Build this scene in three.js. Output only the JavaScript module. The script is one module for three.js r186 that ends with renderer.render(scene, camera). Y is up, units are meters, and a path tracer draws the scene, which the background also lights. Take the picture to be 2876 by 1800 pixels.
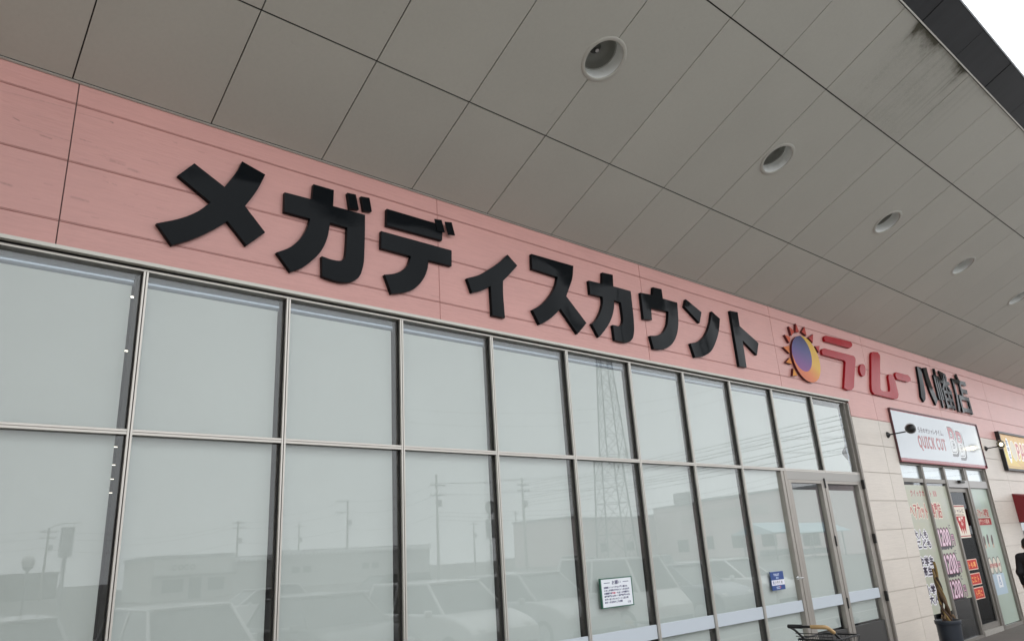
import * as THREE from 'three';
import { mergeGeometries } from 'three/addons/utils/BufferGeometryUtils.js';
import { RoundedBoxGeometry } from 'three/addons/geometries/RoundedBoxGeometry.js';
import { MarchingCubes } from 'three/addons/objects/MarchingCubes.js';
import { RectAreaLightUniformsLib } from 'three/addons/lights/RectAreaLightUniformsLib.js';
import { Brush, Evaluator, SUBTRACTION } from 'three-bvh-csg';

// ---------------------------------------------------------------- camera, sky, sun, exposure
const scene = new THREE.Scene();
const camera = new THREE.PerspectiveCamera(47.81, 1024 / 640, 0.05, 600);
camera.position.set(0, 1.824, 5.13);
camera.rotation.order = 'YXZ';
camera.rotation.set(0.31743, -0.72888, -0.06382);
scene.add(camera);

const renderer = new THREE.WebGLRenderer({ antialias: true });
renderer.toneMapping = THREE.LinearToneMapping;
renderer.toneMappingExposure = 2.35;
renderer.shadowMap.enabled = true;
renderer.shadowMap.type = THREE.PCFSoftShadowMap;
RectAreaLightUniformsLib.init();

// deterministic noise
function rng(seed) { let a = seed >>> 0; return () => { a |= 0; a = a + 0x6D2B79F5 | 0; let t = Math.imul(a ^ a >>> 15, 1 | a); t = t + Math.imul(t ^ t >>> 7, 61 | t) ^ t; return ((t ^ t >>> 14) >>> 0) / 4294967296; }; }
function lattice(px, py, seed) {                       // tileable value noise, period px * py cells
  const r = rng(seed), g = Array.from({ length: px * py }, () => r());
  const s = t => t * t * (3 - 2 * t);
  return (u, v) => {                                   // u, v in 0..1
    const x = u * px, y = v * py, i = Math.floor(x), j = Math.floor(y), a = s(x - i), b = s(y - j);
    const at = (p, q) => g[((q % py) + py) % py * px + ((p % px) + px) % px];
    return (at(i, j) * (1 - a) + at(i + 1, j) * a) * (1 - b) + (at(i, j + 1) * (1 - a) + at(i + 1, j + 1) * a) * b;
  };
}

// an even overcast sky, a little brighter towards the zenith, with soft cloud texture
{
  const w = 256, h = 128, data = new Float32Array(w * h * 4);
  const n1 = lattice(10, 6, 11), n2 = lattice(26, 14, 12), n3 = lattice(60, 30, 13);
  for (let j = 0; j < h; j++) for (let i = 0; i < w; i++) {
    const el = ((j + 0.5) / h - 0.5) * Math.PI, up = Math.max(0, Math.sin(el));
    const c = 0.55 * n1(i / w, j / h) + 0.3 * n2(i / w, j / h) + 0.15 * n3(i / w, j / h) - 0.5;
    const L = (0.86 + 0.26 * up) * (1 + 0.12 * c);
    const k = (j * w + i) * 4;
    data[k] = L * 0.955; data[k + 1] = L * 0.985; data[k + 2] = L * 1.02; data[k + 3] = 1;
  }
  const sky = new THREE.DataTexture(data, w, h, THREE.RGBAFormat, THREE.FloatType);
  sky.mapping = THREE.EquirectangularReflectionMapping;
  sky.magFilter = sky.minFilter = THREE.LinearFilter;
  sky.needsUpdate = true;
  scene.background = sky;
  scene.environment = sky;
}
const sun = new THREE.DirectionalLight(0xfff4e6, 0.5);
sun.position.set(-14, 46, 2);
sun.target.position.set(6, 0, 6);
sun.castShadow = true;
sun.shadow.radius = 40;
sun.shadow.mapSize.set(2048, 2048);
Object.assign(sun.shadow.camera, { left: -40, right: 40, top: 40, bottom: -40, near: 1, far: 120 });
scene.add(sun, sun.target);

// ---------------------------------------------------------------- helpers
const V = (x, y, z) => new THREE.Vector3(x, y, z);
const taken = {};
function numbered(n) { const k = taken[n] = (taken[n] ?? -1) + 1; return k ? `${n}_${String(k).padStart(3, '0')}` : n; }
function tag(o, label, category, group, kind) {
  if (label) o.userData.label = label;
  if (category) o.userData.category = category;
  if (group) o.userData.group = group;
  if (kind) o.userData.kind = kind;
  return o;
}
function thing(name, label, category, [x, y, z] = [0, 0, 0], group) {
  const o = new THREE.Group(); o.name = numbered(name); o.position.set(x, y, z); scene.add(o);
  return tag(o, label, category, group);
}
function part(parent, name, geo, mat, label) {
  const m = new THREE.Mesh(geo, mat); m.name = name; m.castShadow = m.receiveShadow = true;
  if (label) m.userData.label = label;
  parent.add(m); return m;
}
function solo(name, geo, mat, label, category, group, kind) {
  const m = new THREE.Mesh(geo, mat); m.name = numbered(name); m.castShadow = m.receiveShadow = true; scene.add(m);
  return tag(m, label, category, group, kind);
}
function box(x0, x1, y0, y1, z0, z1) {
  const g = new THREE.BoxGeometry(x1 - x0, y1 - y0, z1 - z0); g.translate((x0 + x1) / 2, (y0 + y1) / 2, (z0 + z1) / 2); return g;
}
function rbox(x0, x1, y0, y1, z0, z1, r = 0.004) {
  const g = new RoundedBoxGeometry(x1 - x0, y1 - y0, z1 - z0, 1, r); g.translate((x0 + x1) / 2, (y0 + y1) / 2, (z0 + z1) / 2); return g;
}
const flat = g => g.index ? g.toNonIndexed() : g;
const merge = list => { const l = list.map(flat); for (const g of l) for (const k of Object.keys(g.attributes)) if (!['position', 'normal', 'uv'].includes(k)) g.deleteAttribute(k); return mergeGeometries(l); };
function metreUV(g, du = 0, dv = 0) {                  // planar uv in metres from the dominant axis of each face's normal
  g = flat(g); const p = g.attributes.position, n = g.attributes.normal, uv = new Float32Array(p.count * 2);
  for (let i = 0; i < p.count; i++) {
    const ax = Math.abs(n.getX(i)), ay = Math.abs(n.getY(i)), az = Math.abs(n.getZ(i));
    uv[2 * i] = (ax > ay && ax > az ? p.getZ(i) : p.getX(i)) + du;
    uv[2 * i + 1] = (ay > ax && ay > az ? p.getZ(i) : p.getY(i)) + dv;
  }
  g.setAttribute('uv', new THREE.BufferAttribute(uv, 2)); return g;
}
function tube(points, r, seg = 6, closed = false, n) {
  const c = new THREE.CatmullRomCurve3(points.map(p => p.isVector3 ? p : V(...p)), closed, 'centripetal');
  return new THREE.TubeGeometry(c, n ?? Math.max(2, (points.length - 1) * 4), r, seg, closed);
}
function bar(a, b, r, r2 = r, seg = 8) {               // a straight round bar from a to b
  a = V(...a); b = V(...b); const d = b.clone().sub(a), g = new THREE.CylinderGeometry(r2, r, d.length(), seg);
  g.translate(0, d.length() / 2, 0); g.applyQuaternion(new THREE.Quaternion().setFromUnitVectors(V(0, 1, 0), d.normalize())); g.translate(a.x, a.y, a.z); return g;
}
const lin = (r, g, b) => new THREE.Color().setRGB(r, g, b);
const std = (color, roughness = 0.6, more = {}) => new THREE.MeshStandardMaterial({ color: Array.isArray(color) ? lin(...color) : color, roughness, metalness: 0, ...more });
const phys = (color, roughness = 0.6, more = {}) => new THREE.MeshPhysicalMaterial({ color: Array.isArray(color) ? lin(...color) : color, roughness, metalness: 0, ...more });

// computed textures
function dataTex(w, h, fn, srgb = false, repeat = [1, 1]) {
  const d = new Uint8Array(w * h * 4);
  for (let j = 0; j < h; j++) for (let i = 0; i < w; i++) {
    const c = fn((i + 0.5) / w, (j + 0.5) / h, i, j), k = (j * w + i) * 4, a = Array.isArray(c) ? c : [c, c, c];
    for (let q = 0; q < 3; q++) d[k + q] = Math.max(0, Math.min(255, Math.round(a[q] * 255))); d[k + 3] = 255;
  }
  const t = new THREE.DataTexture(d, w, h); t.wrapS = t.wrapT = THREE.RepeatWrapping; t.magFilter = THREE.LinearFilter; t.minFilter = THREE.LinearFilter;
  t.repeat.set(...repeat); if (srgb) t.colorSpace = THREE.SRGBColorSpace; t.needsUpdate = true; return t;
}
function canvasTex(w, h, draw) {
  const c = document.createElement('canvas'); c.width = w; c.height = h; const x = c.getContext('2d'); draw(x, w, h);
  const t = new THREE.CanvasTexture(c); t.colorSpace = THREE.SRGBColorSpace; t.magFilter = THREE.LinearFilter; return t;
}
const mix = (a, b, t) => a + (b - a) * t;
const fbm = (seed, px, py) => { const a = lattice(px, py, seed), b = lattice(px * 2, py * 2, seed + 1), c = lattice(px * 4, py * 4, seed + 2), d = lattice(px * 8, py * 8, seed + 3); return (u, v) => 0.5 * a(u, v) + 0.27 * b(u, v) + 0.15 * c(u, v) + 0.08 * d(u, v); };

const TRACE = {
  me: [[[1.334,4.655],[1.442,4.793],[1.675,4.666],[1.733,4.772,1],[1.77,4.851,1],[1.797,4.93],[1.988,4.874],[1.943,4.749,1],[1.895,4.646,1],[1.841,4.55],[2.011,4.368],[1.871,4.22],[1.715,4.383],[1.617,4.289,1],[1.487,4.184,1],[1.338,4.092],[1.222,4.234],[1.374,4.314,1],[1.492,4.403,1],[1.579,4.505]]],
  ga: [[[2.404,4.918],[2.592,4.92],[2.588,4.766],[2.895,4.769],[2.892,4.471,1],[2.88,4.288,1],[2.841,4.171,1],[2.772,4.11,1],[2.703,4.089,1],[2.609,4.085,1],[2.501,4.101],[2.494,4.28],[2.593,4.27,1],[2.667,4.28,1],[2.701,4.311,1],[2.713,4.379,1],[2.722,4.597],[2.562,4.6],[2.542,4.465,1],[2.492,4.332,1],[2.41,4.221,1],[2.324,4.137,1],[2.232,4.082],[2.109,4.221],[2.218,4.292,1],[2.303,4.391,1],[2.357,4.498,1],[2.38,4.587],[2.157,4.589],[2.155,4.766],[2.395,4.772]],[[2.721,4.934],[2.803,4.941],[2.834,4.802],[2.744,4.787]],[[2.854,4.939],[2.939,4.949],[2.963,4.82],[2.881,4.805]]],
  de: [[[3.118,4.892],[3.737,4.892],[3.722,4.729],[3.113,4.724]],[[3.058,4.655],[3.831,4.653],[3.824,4.489],[3.558,4.486],[3.548,4.41,1],[3.512,4.315,1],[3.454,4.23,1],[3.374,4.157,1],[3.265,4.108,1],[3.159,4.078],[3.089,4.244],[3.176,4.271,1],[3.26,4.317,1],[3.331,4.39,1],[3.365,4.482],[3.055,4.487]],[[3.635,4.928],[3.716,4.939],[3.749,4.817],[3.663,4.804]],[[3.756,4.931],[3.835,4.946],[3.87,4.816],[3.789,4.804]]],
  i: [[[4.002,4.404],[4.15,4.469,1],[4.305,4.574,1],[4.447,4.686,1],[4.543,4.778],[4.669,4.684],[4.566,4.575,1],[4.461,4.472],[4.452,4.352,1],[4.456,4.076],[4.295,4.076],[4.293,4.383],[4.196,4.32,1],[4.057,4.263]]],
  su: [[[4.883,4.867],[5.515,4.871],[5.477,4.711,1],[5.402,4.566,1],[5.358,4.48],[5.639,4.221],[5.482,4.072],[5.25,4.317],[5.118,4.203,1],[5.004,4.126,1],[4.925,4.086],[4.836,4.231],[4.959,4.305,1],[5.099,4.43,1],[5.201,4.568,1],[5.247,4.679],[4.875,4.692]]],
  ka: [[[5.996,4.898],[6.176,4.907],[6.163,4.76],[6.473,4.761],[6.471,4.546,1],[6.463,4.361,1],[6.434,4.212,1],[6.388,4.142,1],[6.303,4.097,1],[6.198,4.087,1],[6.083,4.091],[6.077,4.272],[6.205,4.282,1],[6.26,4.336,1],[6.272,4.456,1],[6.265,4.576],[6.145,4.581],[6.141,4.522,1],[6.09,4.388,1],[6.0,4.258,1],[5.899,4.155,1],[5.821,4.086],[5.722,4.226],[5.81,4.296,1],[5.894,4.406,1],[5.945,4.522,1],[5.95,4.585],[5.747,4.582],[5.745,4.744],[5.974,4.752]]],
  u: [[[6.922,4.903],[7.092,4.91],[7.091,4.785],[7.385,4.785],[7.365,4.609,1],[7.338,4.468,1],[7.281,4.342,1],[7.181,4.222,1],[7.046,4.137,1],[6.924,4.098,1],[6.779,4.085],[6.74,4.244],[6.874,4.27,1],[6.999,4.327,1],[7.09,4.417,1],[7.138,4.512,1],[7.17,4.624],[6.826,4.611],[6.816,4.454],[6.655,4.439],[6.659,4.779],[6.895,4.792]]],
  n: [[[7.587,4.87],[7.9,4.747],[7.818,4.582],[7.531,4.758]],[[8.144,4.803],[8.316,4.728],[8.237,4.532,1],[8.128,4.371,1],[7.993,4.231,1],[7.807,4.137,1],[7.606,4.09],[7.544,4.268],[7.688,4.307,1],[7.833,4.378,1],[7.958,4.488,1],[8.059,4.627,1]]],
  to: [[[8.604,4.894],[8.794,4.906],[8.787,4.7],[9.215,4.516],[9.117,4.323],[8.801,4.492],[8.789,4.101],[8.608,4.097]]],
  ra: [[[11.387,4.962],[12.273,4.988],[12.314,4.957,1],[12.301,4.919,1],[12.182,4.858],[11.322,4.853],[11.302,4.884,1],[11.327,4.928,1]],[[11.231,4.723],[12.268,4.735],[12.319,4.702,1],[12.242,4.547],[12.017,4.158],[11.909,4.107,1],[11.767,4.093,1],[11.653,4.112],[11.904,4.576],[11.873,4.601],[11.137,4.603],[11.122,4.642,1],[11.161,4.696,1]]],
  mu: [[[13.11,4.925],[13.306,4.943],[13.377,4.897,1],[13.316,4.757],[13.073,4.25],[13.126,4.218,1],[13.364,4.226],[13.464,4.252,1],[13.536,4.519],[13.606,4.569,1],[13.74,4.574],[13.789,4.526,1],[13.822,4.221],[13.745,4.144,1],[13.591,4.11],[12.767,4.118],[12.707,4.168,1],[12.728,4.275],[13.006,4.854],[13.053,4.902,1]]],
  bar: [[[13.954,4.649],[14.471,4.654],[14.565,4.607,1],[14.547,4.556,1],[14.388,4.508],[13.929,4.509],[13.875,4.557,1],[13.895,4.614,1]]],
  dot: [[[12.554,4.629,1],[12.632,4.609,1],[12.629,4.527,1],[12.56,4.438,1],[12.478,4.402,1],[12.413,4.421,1],[12.394,4.498,1],[12.456,4.587,1]]],
  disc: [[[10.49,4.822],[10.718,4.797,1],[10.868,4.703,1],[10.972,4.582,1],[10.972,4.39,1],[10.869,4.226,1],[10.718,4.125,1],[10.556,4.085,1],[10.393,4.126,1],[10.229,4.253,1],[10.135,4.378,1],[10.128,4.542,1],[10.209,4.683,1],[10.34,4.778,1]]],
  inner: [[[10.469,4.815],[10.655,4.826,1],[10.737,4.752,1],[10.723,4.568,1],[10.616,4.384,1],[10.466,4.272,1],[10.347,4.24,1],[10.235,4.317,1],[10.149,4.416,1],[10.139,4.543,1],[10.209,4.683,1],[10.34,4.778,1]]],
  rays: [[[10.095,4.255],[10.175,4.151],[10.029,4.128]],[[10.045,4.413],[10.078,4.314],[9.902,4.319]],[[10.086,4.602],[10.067,4.477],[9.905,4.556]],[[10.017,4.764],[10.18,4.749],[10.114,4.649]],[[10.199,4.926],[10.341,4.865],[10.222,4.779]],[[10.436,5.01],[10.494,4.882],[10.372,4.854]],[[10.701,5.0],[10.711,4.852],[10.571,4.895]],[[10.941,4.916],[10.875,4.76],[10.764,4.831]],[[11.086,4.744],[11.011,4.619],[10.925,4.715]]],
  hachi: [[[15.032,4.895],[15.238,4.896],[15.185,4.643,1],[15.161,4.489],[15.138,4.36],[15.067,4.243],[14.954,4.178],[14.88,4.272],[14.968,4.54]],[[15.328,4.899],[15.529,4.931],[15.533,4.739],[15.605,4.495],[15.703,4.286],[15.552,4.168],[15.422,4.396],[15.361,4.59]]]
};
// ---------------------------------------------------------------- surfaces
// embossed siding: fine streaks along the board, faint weather patches
const sidingStreak = lattice(12, 190, 21), sidingFine = lattice(60, 380, 22), sidingPatch = fbm(23, 4, 3), sidingSpeck = lattice(220, 220, 27);
const streakAt = (u, v) => 0.6 * sidingStreak(u, v) + 0.4 * sidingFine(u, v);
const sidingMap = dataTex(1024, 1024, (u, v) => { const s = sidingSpeck(u, v) > 0.965 ? -0.05 : 0; return 0.925 + 0.10 * (streakAt(u, v) - 0.5) + 0.12 * (sidingPatch(u, v) - 0.5) + s; }, false, [1 / 2.2, 1 / 2.2]);
const sidingBump = dataTex(1024, 1024, (u, v) => streakAt(u, v), false, [1 / 2.2, 1 / 2.2]);
const PINK = [0.64, 0.325, 0.288], CREAM = [0.67, 0.60, 0.525];
const pinkSiding = std(PINK, 0.36, { map: sidingMap, bumpMap: sidingBump, bumpScale: 0.0012 });
const creamSiding = std(CREAM, 0.42, { map: sidingMap, bumpMap: sidingBump, bumpScale: 0.0009 });
// the boards at the left carry rubbed marks and scratches; the map spans x 0..4, y 4.1..5.2
const marks = [];
{
  const r = rng(31);
  for (const [x0, y0, x1, y1, d, w] of [[0.0, 4.925, 0.65, 4.962, 0.16, 0.004], [0.65, 4.945, 0.87, 4.95, 0.2, 0.003], [0.3, 4.77, 0.34, 4.755, 0.35, 0.004], [0.32, 4.726, 0.65, 4.71, 0.2, 0.003], [0.46, 4.695, 0.53, 4.69, 0.3, 0.004], [0.69, 4.748, 0.76, 4.746, 0.28, 0.004], [0.68, 4.302, 0.79, 4.296, 0.24, 0.008], [0.28, 4.288, 0.36, 4.281, 0.24, 0.007], [0.88, 4.65, 0.98, 4.645, 0.2, 0.012], [1.0, 4.62, 1.08, 4.615, 0.18, 0.01], [0.86, 4.953, 0.876, 4.949, 0.5, 0.006]]) marks.push([x0, y0, x1, y1, d, w]);
  for (let k = 0; k < 150; k++) { const x = r() * 3.9, y = 4.12 + r() * 0.9, l = 0.015 + r() * r() * 0.16; marks.push([x, y, x + l, y + (r() - 0.5) * 0.012, 0.05 + r() * r() * 0.22 * (x < 1.6 ? 1.2 : 0.6), 0.0015 + r() * 0.004]); }
}
const scuffMap = (() => {
  const W = 1600, H = 440, a = new Float32Array(W * H), gr = lattice(300, 90, 33);
  for (const [x0, y0, x1, y1, d, w] of marks) {
    const s = 400, i0 = Math.max(0, Math.floor((x0 - 0.03) * s)), i1 = Math.min(W - 1, Math.ceil((x1 + 0.03) * s)), j0 = Math.max(0, Math.floor((Math.min(y0, y1) - 4.1 - 0.03) * s)), j1 = Math.min(H - 1, Math.ceil((Math.max(y0, y1) - 4.1 + 0.03) * s));
    for (let j = j0; j <= j1; j++) for (let i = i0; i <= i1; i++) {
      const x = i / s, y = 4.1 + j / s, t = Math.max(0, Math.min(1, ((x - x0) * (x1 - x0) + (y - y0) * (y1 - y0)) / ((x1 - x0) ** 2 + (y1 - y0) ** 2)));
      const q = Math.hypot(x - x0 - t * (x1 - x0), y - y0 - t * (y1 - y0)) / w, g = d * Math.exp(-q * q) * (0.4 + 1.1 * gr(i / W, j / H)) * Math.min(1, t * 6 + 0.3);
      a[j * W + i] = Math.max(a[j * W + i], g);
    }
  }
  return dataTex(W, H, (u, v, i, j) => { const m = a[j * W + i], b = 0.925 + 0.075 * (streakAt(u * 4 / 2.2, v * 1.1 / 2.2) - 0.5) + 0.12 * (sidingPatch(u * 1.8, v) - 0.5); return [b * (1 - m), b * (1 - m * 1.02), b * (1 - m)]; }, false, [1 / 4, 1 / 1.1]);
})();
const scuffedSiding = std(PINK, 0.36, { map: scuffMap, bumpMap: sidingBump, bumpScale: 0.0012 });
const jointPink = std([0.47, 0.22, 0.195], 0.85), jointCream = std([0.50, 0.45, 0.40], 0.85), jointDark = std([0.10, 0.055, 0.05], 0.9);
const coreMat = std([0.25, 0.22, 0.2], 0.9);

const soffitPatch = fbm(41, 5, 5), soffitFine = lattice(300, 300, 45), soffitSpot = lattice(90, 90, 46);
const soffitMap = dataTex(1024, 1024, (u, v) => 0.93 + 0.10 * (soffitPatch(u, v) - 0.5) + 0.03 * (soffitFine(u, v) - 0.5) - (soffitSpot(u, v) > 0.975 ? 0.05 : 0), false, [1 / 5, 1 / 5]);
const SOFFIT = [0.530, 0.510, 0.452];
const soffitMat = std(SOFFIT, 0.55, { map: soffitMap });
const soffitMat2 = std([0.524, 0.504, 0.447], 0.56, { map: soffitMap });
const soffitMat3 = std([0.536, 0.515, 0.456], 0.54, { map: soffitMap });
// grime that has run in from the eave over three panels: soot at the edge and streaks along the slope; the map spans x 6.9..9.9, s 2.7..3.85
const grimeMap = (() => {
  const W = 1200, H = 460, n = fbm(51, 30, 12), streak = lattice(260, 3, 55), fine = lattice(400, 160, 56), blot = fbm(57, 14, 6);
  const spots = [[7.42, 0.08, 1.1, 0.12], [7.54, 0.14, 0.75, 0.09], [7.68, 0.12, 0.85, 0.09], [7.86, 0.13, 0.95, 0.11], [8.3, 0.25, 0.5, 0.06], [8.52, 0.10, 0.7, 0.07], [8.65, 0.07, 0.95, 0.10], [9.3, 0.25, 0.25, 0.05]];
  const runs = [[7.40, 0.012, 0.75, 0.33], [7.43, 0.03, 0.4, 0.28], [7.62, 0.05, 0.3, 0.4], [8.60, 0.014, 0.7, 0.85], [8.655, 0.016, 0.75, 0.65], [8.50, 0.03, 0.42, 0.9], [8.41, 0.025, 0.36, 0.85], [8.30, 0.035, 0.28, 0.9], [8.15, 0.05, 0.2, 0.8], [8.95, 0.04, 0.2, 0.75], [9.08, 0.03, 0.26, 0.95], [9.20, 0.02, 0.24, 0.95], [7.95, 0.03, 0.22, 0.5], [7.75, 0.04, 0.2, 0.45]];
  return dataTex(W, H, (u, v) => {
    const x = 6.9 + 3 * u, s = 2.7 + 1.15 * v, d = 3.80 - s;                   // d: distance in from the eave
    let m = 0;
    for (const [cx, w, k, reach] of spots) m += k * Math.exp(-(((x - cx) / w) ** 2)) * Math.exp(-Math.max(0, d) / reach * (0.6 + 1.6 * n(u * 2, v * 2))) * (0.35 + 1.3 * n(u, v));
    for (const [cx, w, k, len] of runs) { const q = (x - cx + 0.012 * (n(0.3, v) - 0.5)) / w; m += 0.32 * k * Math.exp(-q * q) * Math.max(0, 1 - d / len) ** 0.7 * (0.6 + 0.8 * streak(u, v)) * (0.5 + n(v, u)); }
    { const inside = Math.max(0, Math.min(1, (x - 7.0) / 0.5)) * Math.max(0, Math.min(1, (9.3 - x) / 0.6)); m += (0.07 + 0.22 * Math.max(0, blot(u, v) - 0.38)) * (fine(u, v) > 0.45 ? 1 : 0.45) * (0.15 + 0.85 * inside) * (0.6 + 0.8 * streak(u, v)); }
    m = Math.min(0.88, m);
    const b = 0.93 + 0.10 * (soffitPatch(x / 5, s / 5) - 0.5);
    return [b * (1 - m), b * (1 - m * 1.01), b * (1 - m * 1.06)];
  }, false, [1 / 3, 1 / 1.15]);
})();
const grimySoffit = std(SOFFIT, 0.6, { map: grimeMap });
const jointSoffit = std([0.05, 0.045, 0.04], 0.9);

const aluBump = dataTex(64, 1024, (u, v) => 0.5 + 0.5 * (lattice64(u, v) - 0.5));
function lattice64(u, v) { return (lattice64.f ??= lattice(48, 6, 61))(u, v); }
const aluMap = dataTex(256, 1024, (u, v) => 0.86 + 0.2 * ((aluN ??= fbm(63, 8, 30))(u, v) - 0.5), false, [3, 0.5]);
var aluN;
const alu = std([0.60, 0.565, 0.515], 0.38, { metalness: 0.55, map: aluMap });
const shankMat = std([0.10, 0.092, 0.085], 0.5, { metalness: 0.3 });
const aluDark = std([0.30, 0.275, 0.245], 0.42, { metalness: 0.45, map: aluMap });
const aluDoor = std([0.40, 0.365, 0.325], 0.42, { metalness: 0.5, map: aluMap });
const aluHead = std([0.52, 0.50, 0.45], 0.45, { metalness: 0.3 });
const rubber = std([0.02, 0.02, 0.02], 0.7);
const glassWave = dataTex(256, 256, (u, v) => (glassN ??= fbm(71, 3, 3))(u, v), false, [0.35, 0.3]);
var glassN;
const glass = phys([0.965, 0.98, 0.972], 0.0, { transmission: 1, thickness: 0, ior: 1.52, specularIntensity: 0.84, bumpMap: glassWave, bumpScale: 0.0003 });
const darkGlass = phys([0.5, 0.54, 0.58], 0.0, { transmission: 1, thickness: 0, ior: 1.6 });
const blindWeave = dataTex(512, 512, (u, v, i, j) => 0.955 + 0.02 * Math.sin(j * Math.PI / 2) * Math.sin(i * Math.PI / 2) + 0.05 * ((blindN ??= fbm(81, 4, 4))(u, v) - 0.5), false, [0.5, 0.4]);
var blindN;
const blindMat = std([0.518, 0.534, 0.520], 0.8, { map: blindWeave });
const tubeMat = std([0.30, 0.335, 0.39], 0.16, { metalness: 0.5 });
const railMat = std([0.53, 0.575, 0.62], 0.4, { map: blindWeave });
const blackGloss = phys([0.005, 0.0065, 0.008], 0.05, { bumpMap: dataTex(256, 256, (u, v) => (letterN ??= lattice(3, 3, 91))(u, v), false, [0.7, 0.7]), bumpScale: 0.030, specularIntensity: 0.14 });
var letterN;
const letterSide = std([0.006, 0.006, 0.006], 0.5);
const redGloss = phys([0.36, 0.012, 0.019], 0.16, { bumpMap: blackGloss.bumpMap, bumpScale: 0.010, specularIntensity: 0.2 });
const redSide = std([0.10, 0.008, 0.010], 0.5);
const blackPaint = std([0.012, 0.011, 0.010], 0.4), whitePaint = std([0.75, 0.76, 0.77], 0.45), chrome = std([0.7, 0.7, 0.7], 0.2, { metalness: 1 });
const darkMetal = std([0.028, 0.028, 0.031], 0.42, { metalness: 0.3, map: dataTex(512, 512, (u, v) => 0.78 + 0.7 * ((eaveN ??= fbm(95, 24, 3))(u, v) - 0.45), false, [0.4, 0.5]) });
var eaveN;
const doorGlass = phys([0.5, 0.54, 0.58], 0.0, { transmission: 1, thickness: 0, ior: 1.5, specularIntensity: 0.4 });
const paperMat = t => std([1, 1, 1], 0.6, { map: t });

// ---------------------------------------------------------------- ground
const asphaltN = fbm(101, 6, 6), asphaltG = lattice(420, 420, 105);
const asphalt = std([0.165, 0.162, 0.155], 0.9, { map: dataTex(1024, 1024, (u, v) => 0.82 + 0.25 * (asphaltN(u, v) - 0.5) + 0.22 * (asphaltG(u, v) - 0.5), false, [1 / 6, 1 / 6]), bumpMap: dataTex(512, 512, (u, v) => asphaltG(u, v), false, [1, 1]), bumpScale: 0.004 });
const walkN = fbm(111, 7, 7), walkG = lattice(350, 350, 115);
const walkMat = std([0.18, 0.162, 0.145], 0.75, { map: dataTex(1024, 1024, (u, v) => 0.85 + 0.22 * (walkN(u, v) - 0.5) + 0.14 * (walkG(u, v) - 0.5), false, [1 / 4, 1 / 4]) });
{
  const g = new THREE.PlaneGeometry(700, 700); g.rotateX(-Math.PI / 2); g.translate(20, -0.12, 100);
  solo('parking_lot', metreUV(g), asphalt, 'grey asphalt car park in front of the store', null, null, 'structure');
  // the walkway under the canopy: slabs with joints, on a bed, with a kerb along the car park
  const walk = new THREE.Group(); walk.name = 'walkway'; walk.userData = { kind: 'structure', label: 'grey-brown paved walkway along the store front' }; scene.add(walk);
  part(walk, 'bed', metreUV(box(-14, 30, -0.118, -0.012, -0.2, 3.9)), jointCream);
  const r = rng(9);
  for (let i = 0; i < 22; i++) for (let j = 0; j < 2; j++) part(walk, 'paving_slab', metreUV(box(-14 + i * 2 + 0.004, -12 + i * 2 - 0.004, -0.03, 0, -0.2 + j * 2.05 + 0.004, 1.85 + j * 2.05 - 0.004), r() * 4, r() * 4), walkMat);
  for (let i = 0; i < 44; i++) part(walk, 'kerb_stone', metreUV(rbox(-14 + i + 0.004, -13 + i - 0.004, -0.119, 0.012, 3.905, 4.05, 0.015), i, 0), std([0.36, 0.35, 0.33], 0.8));
  const bays = new THREE.Group(); bays.name = 'bay_markings'; bays.userData = { kind: 'structure', label: 'white painted parking bay lines on the asphalt' }; scene.add(bays);
  for (let i = 0; i < 14; i++) { const g2 = new THREE.PlaneGeometry(0.12, 4.8); g2.rotateX(-Math.PI / 2); g2.translate(0.25 + i * 2.68 - 6, -0.116, 8.2); part(bays, 'line', g2, std([0.7, 0.7, 0.68], 0.8)); }
}

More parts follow.
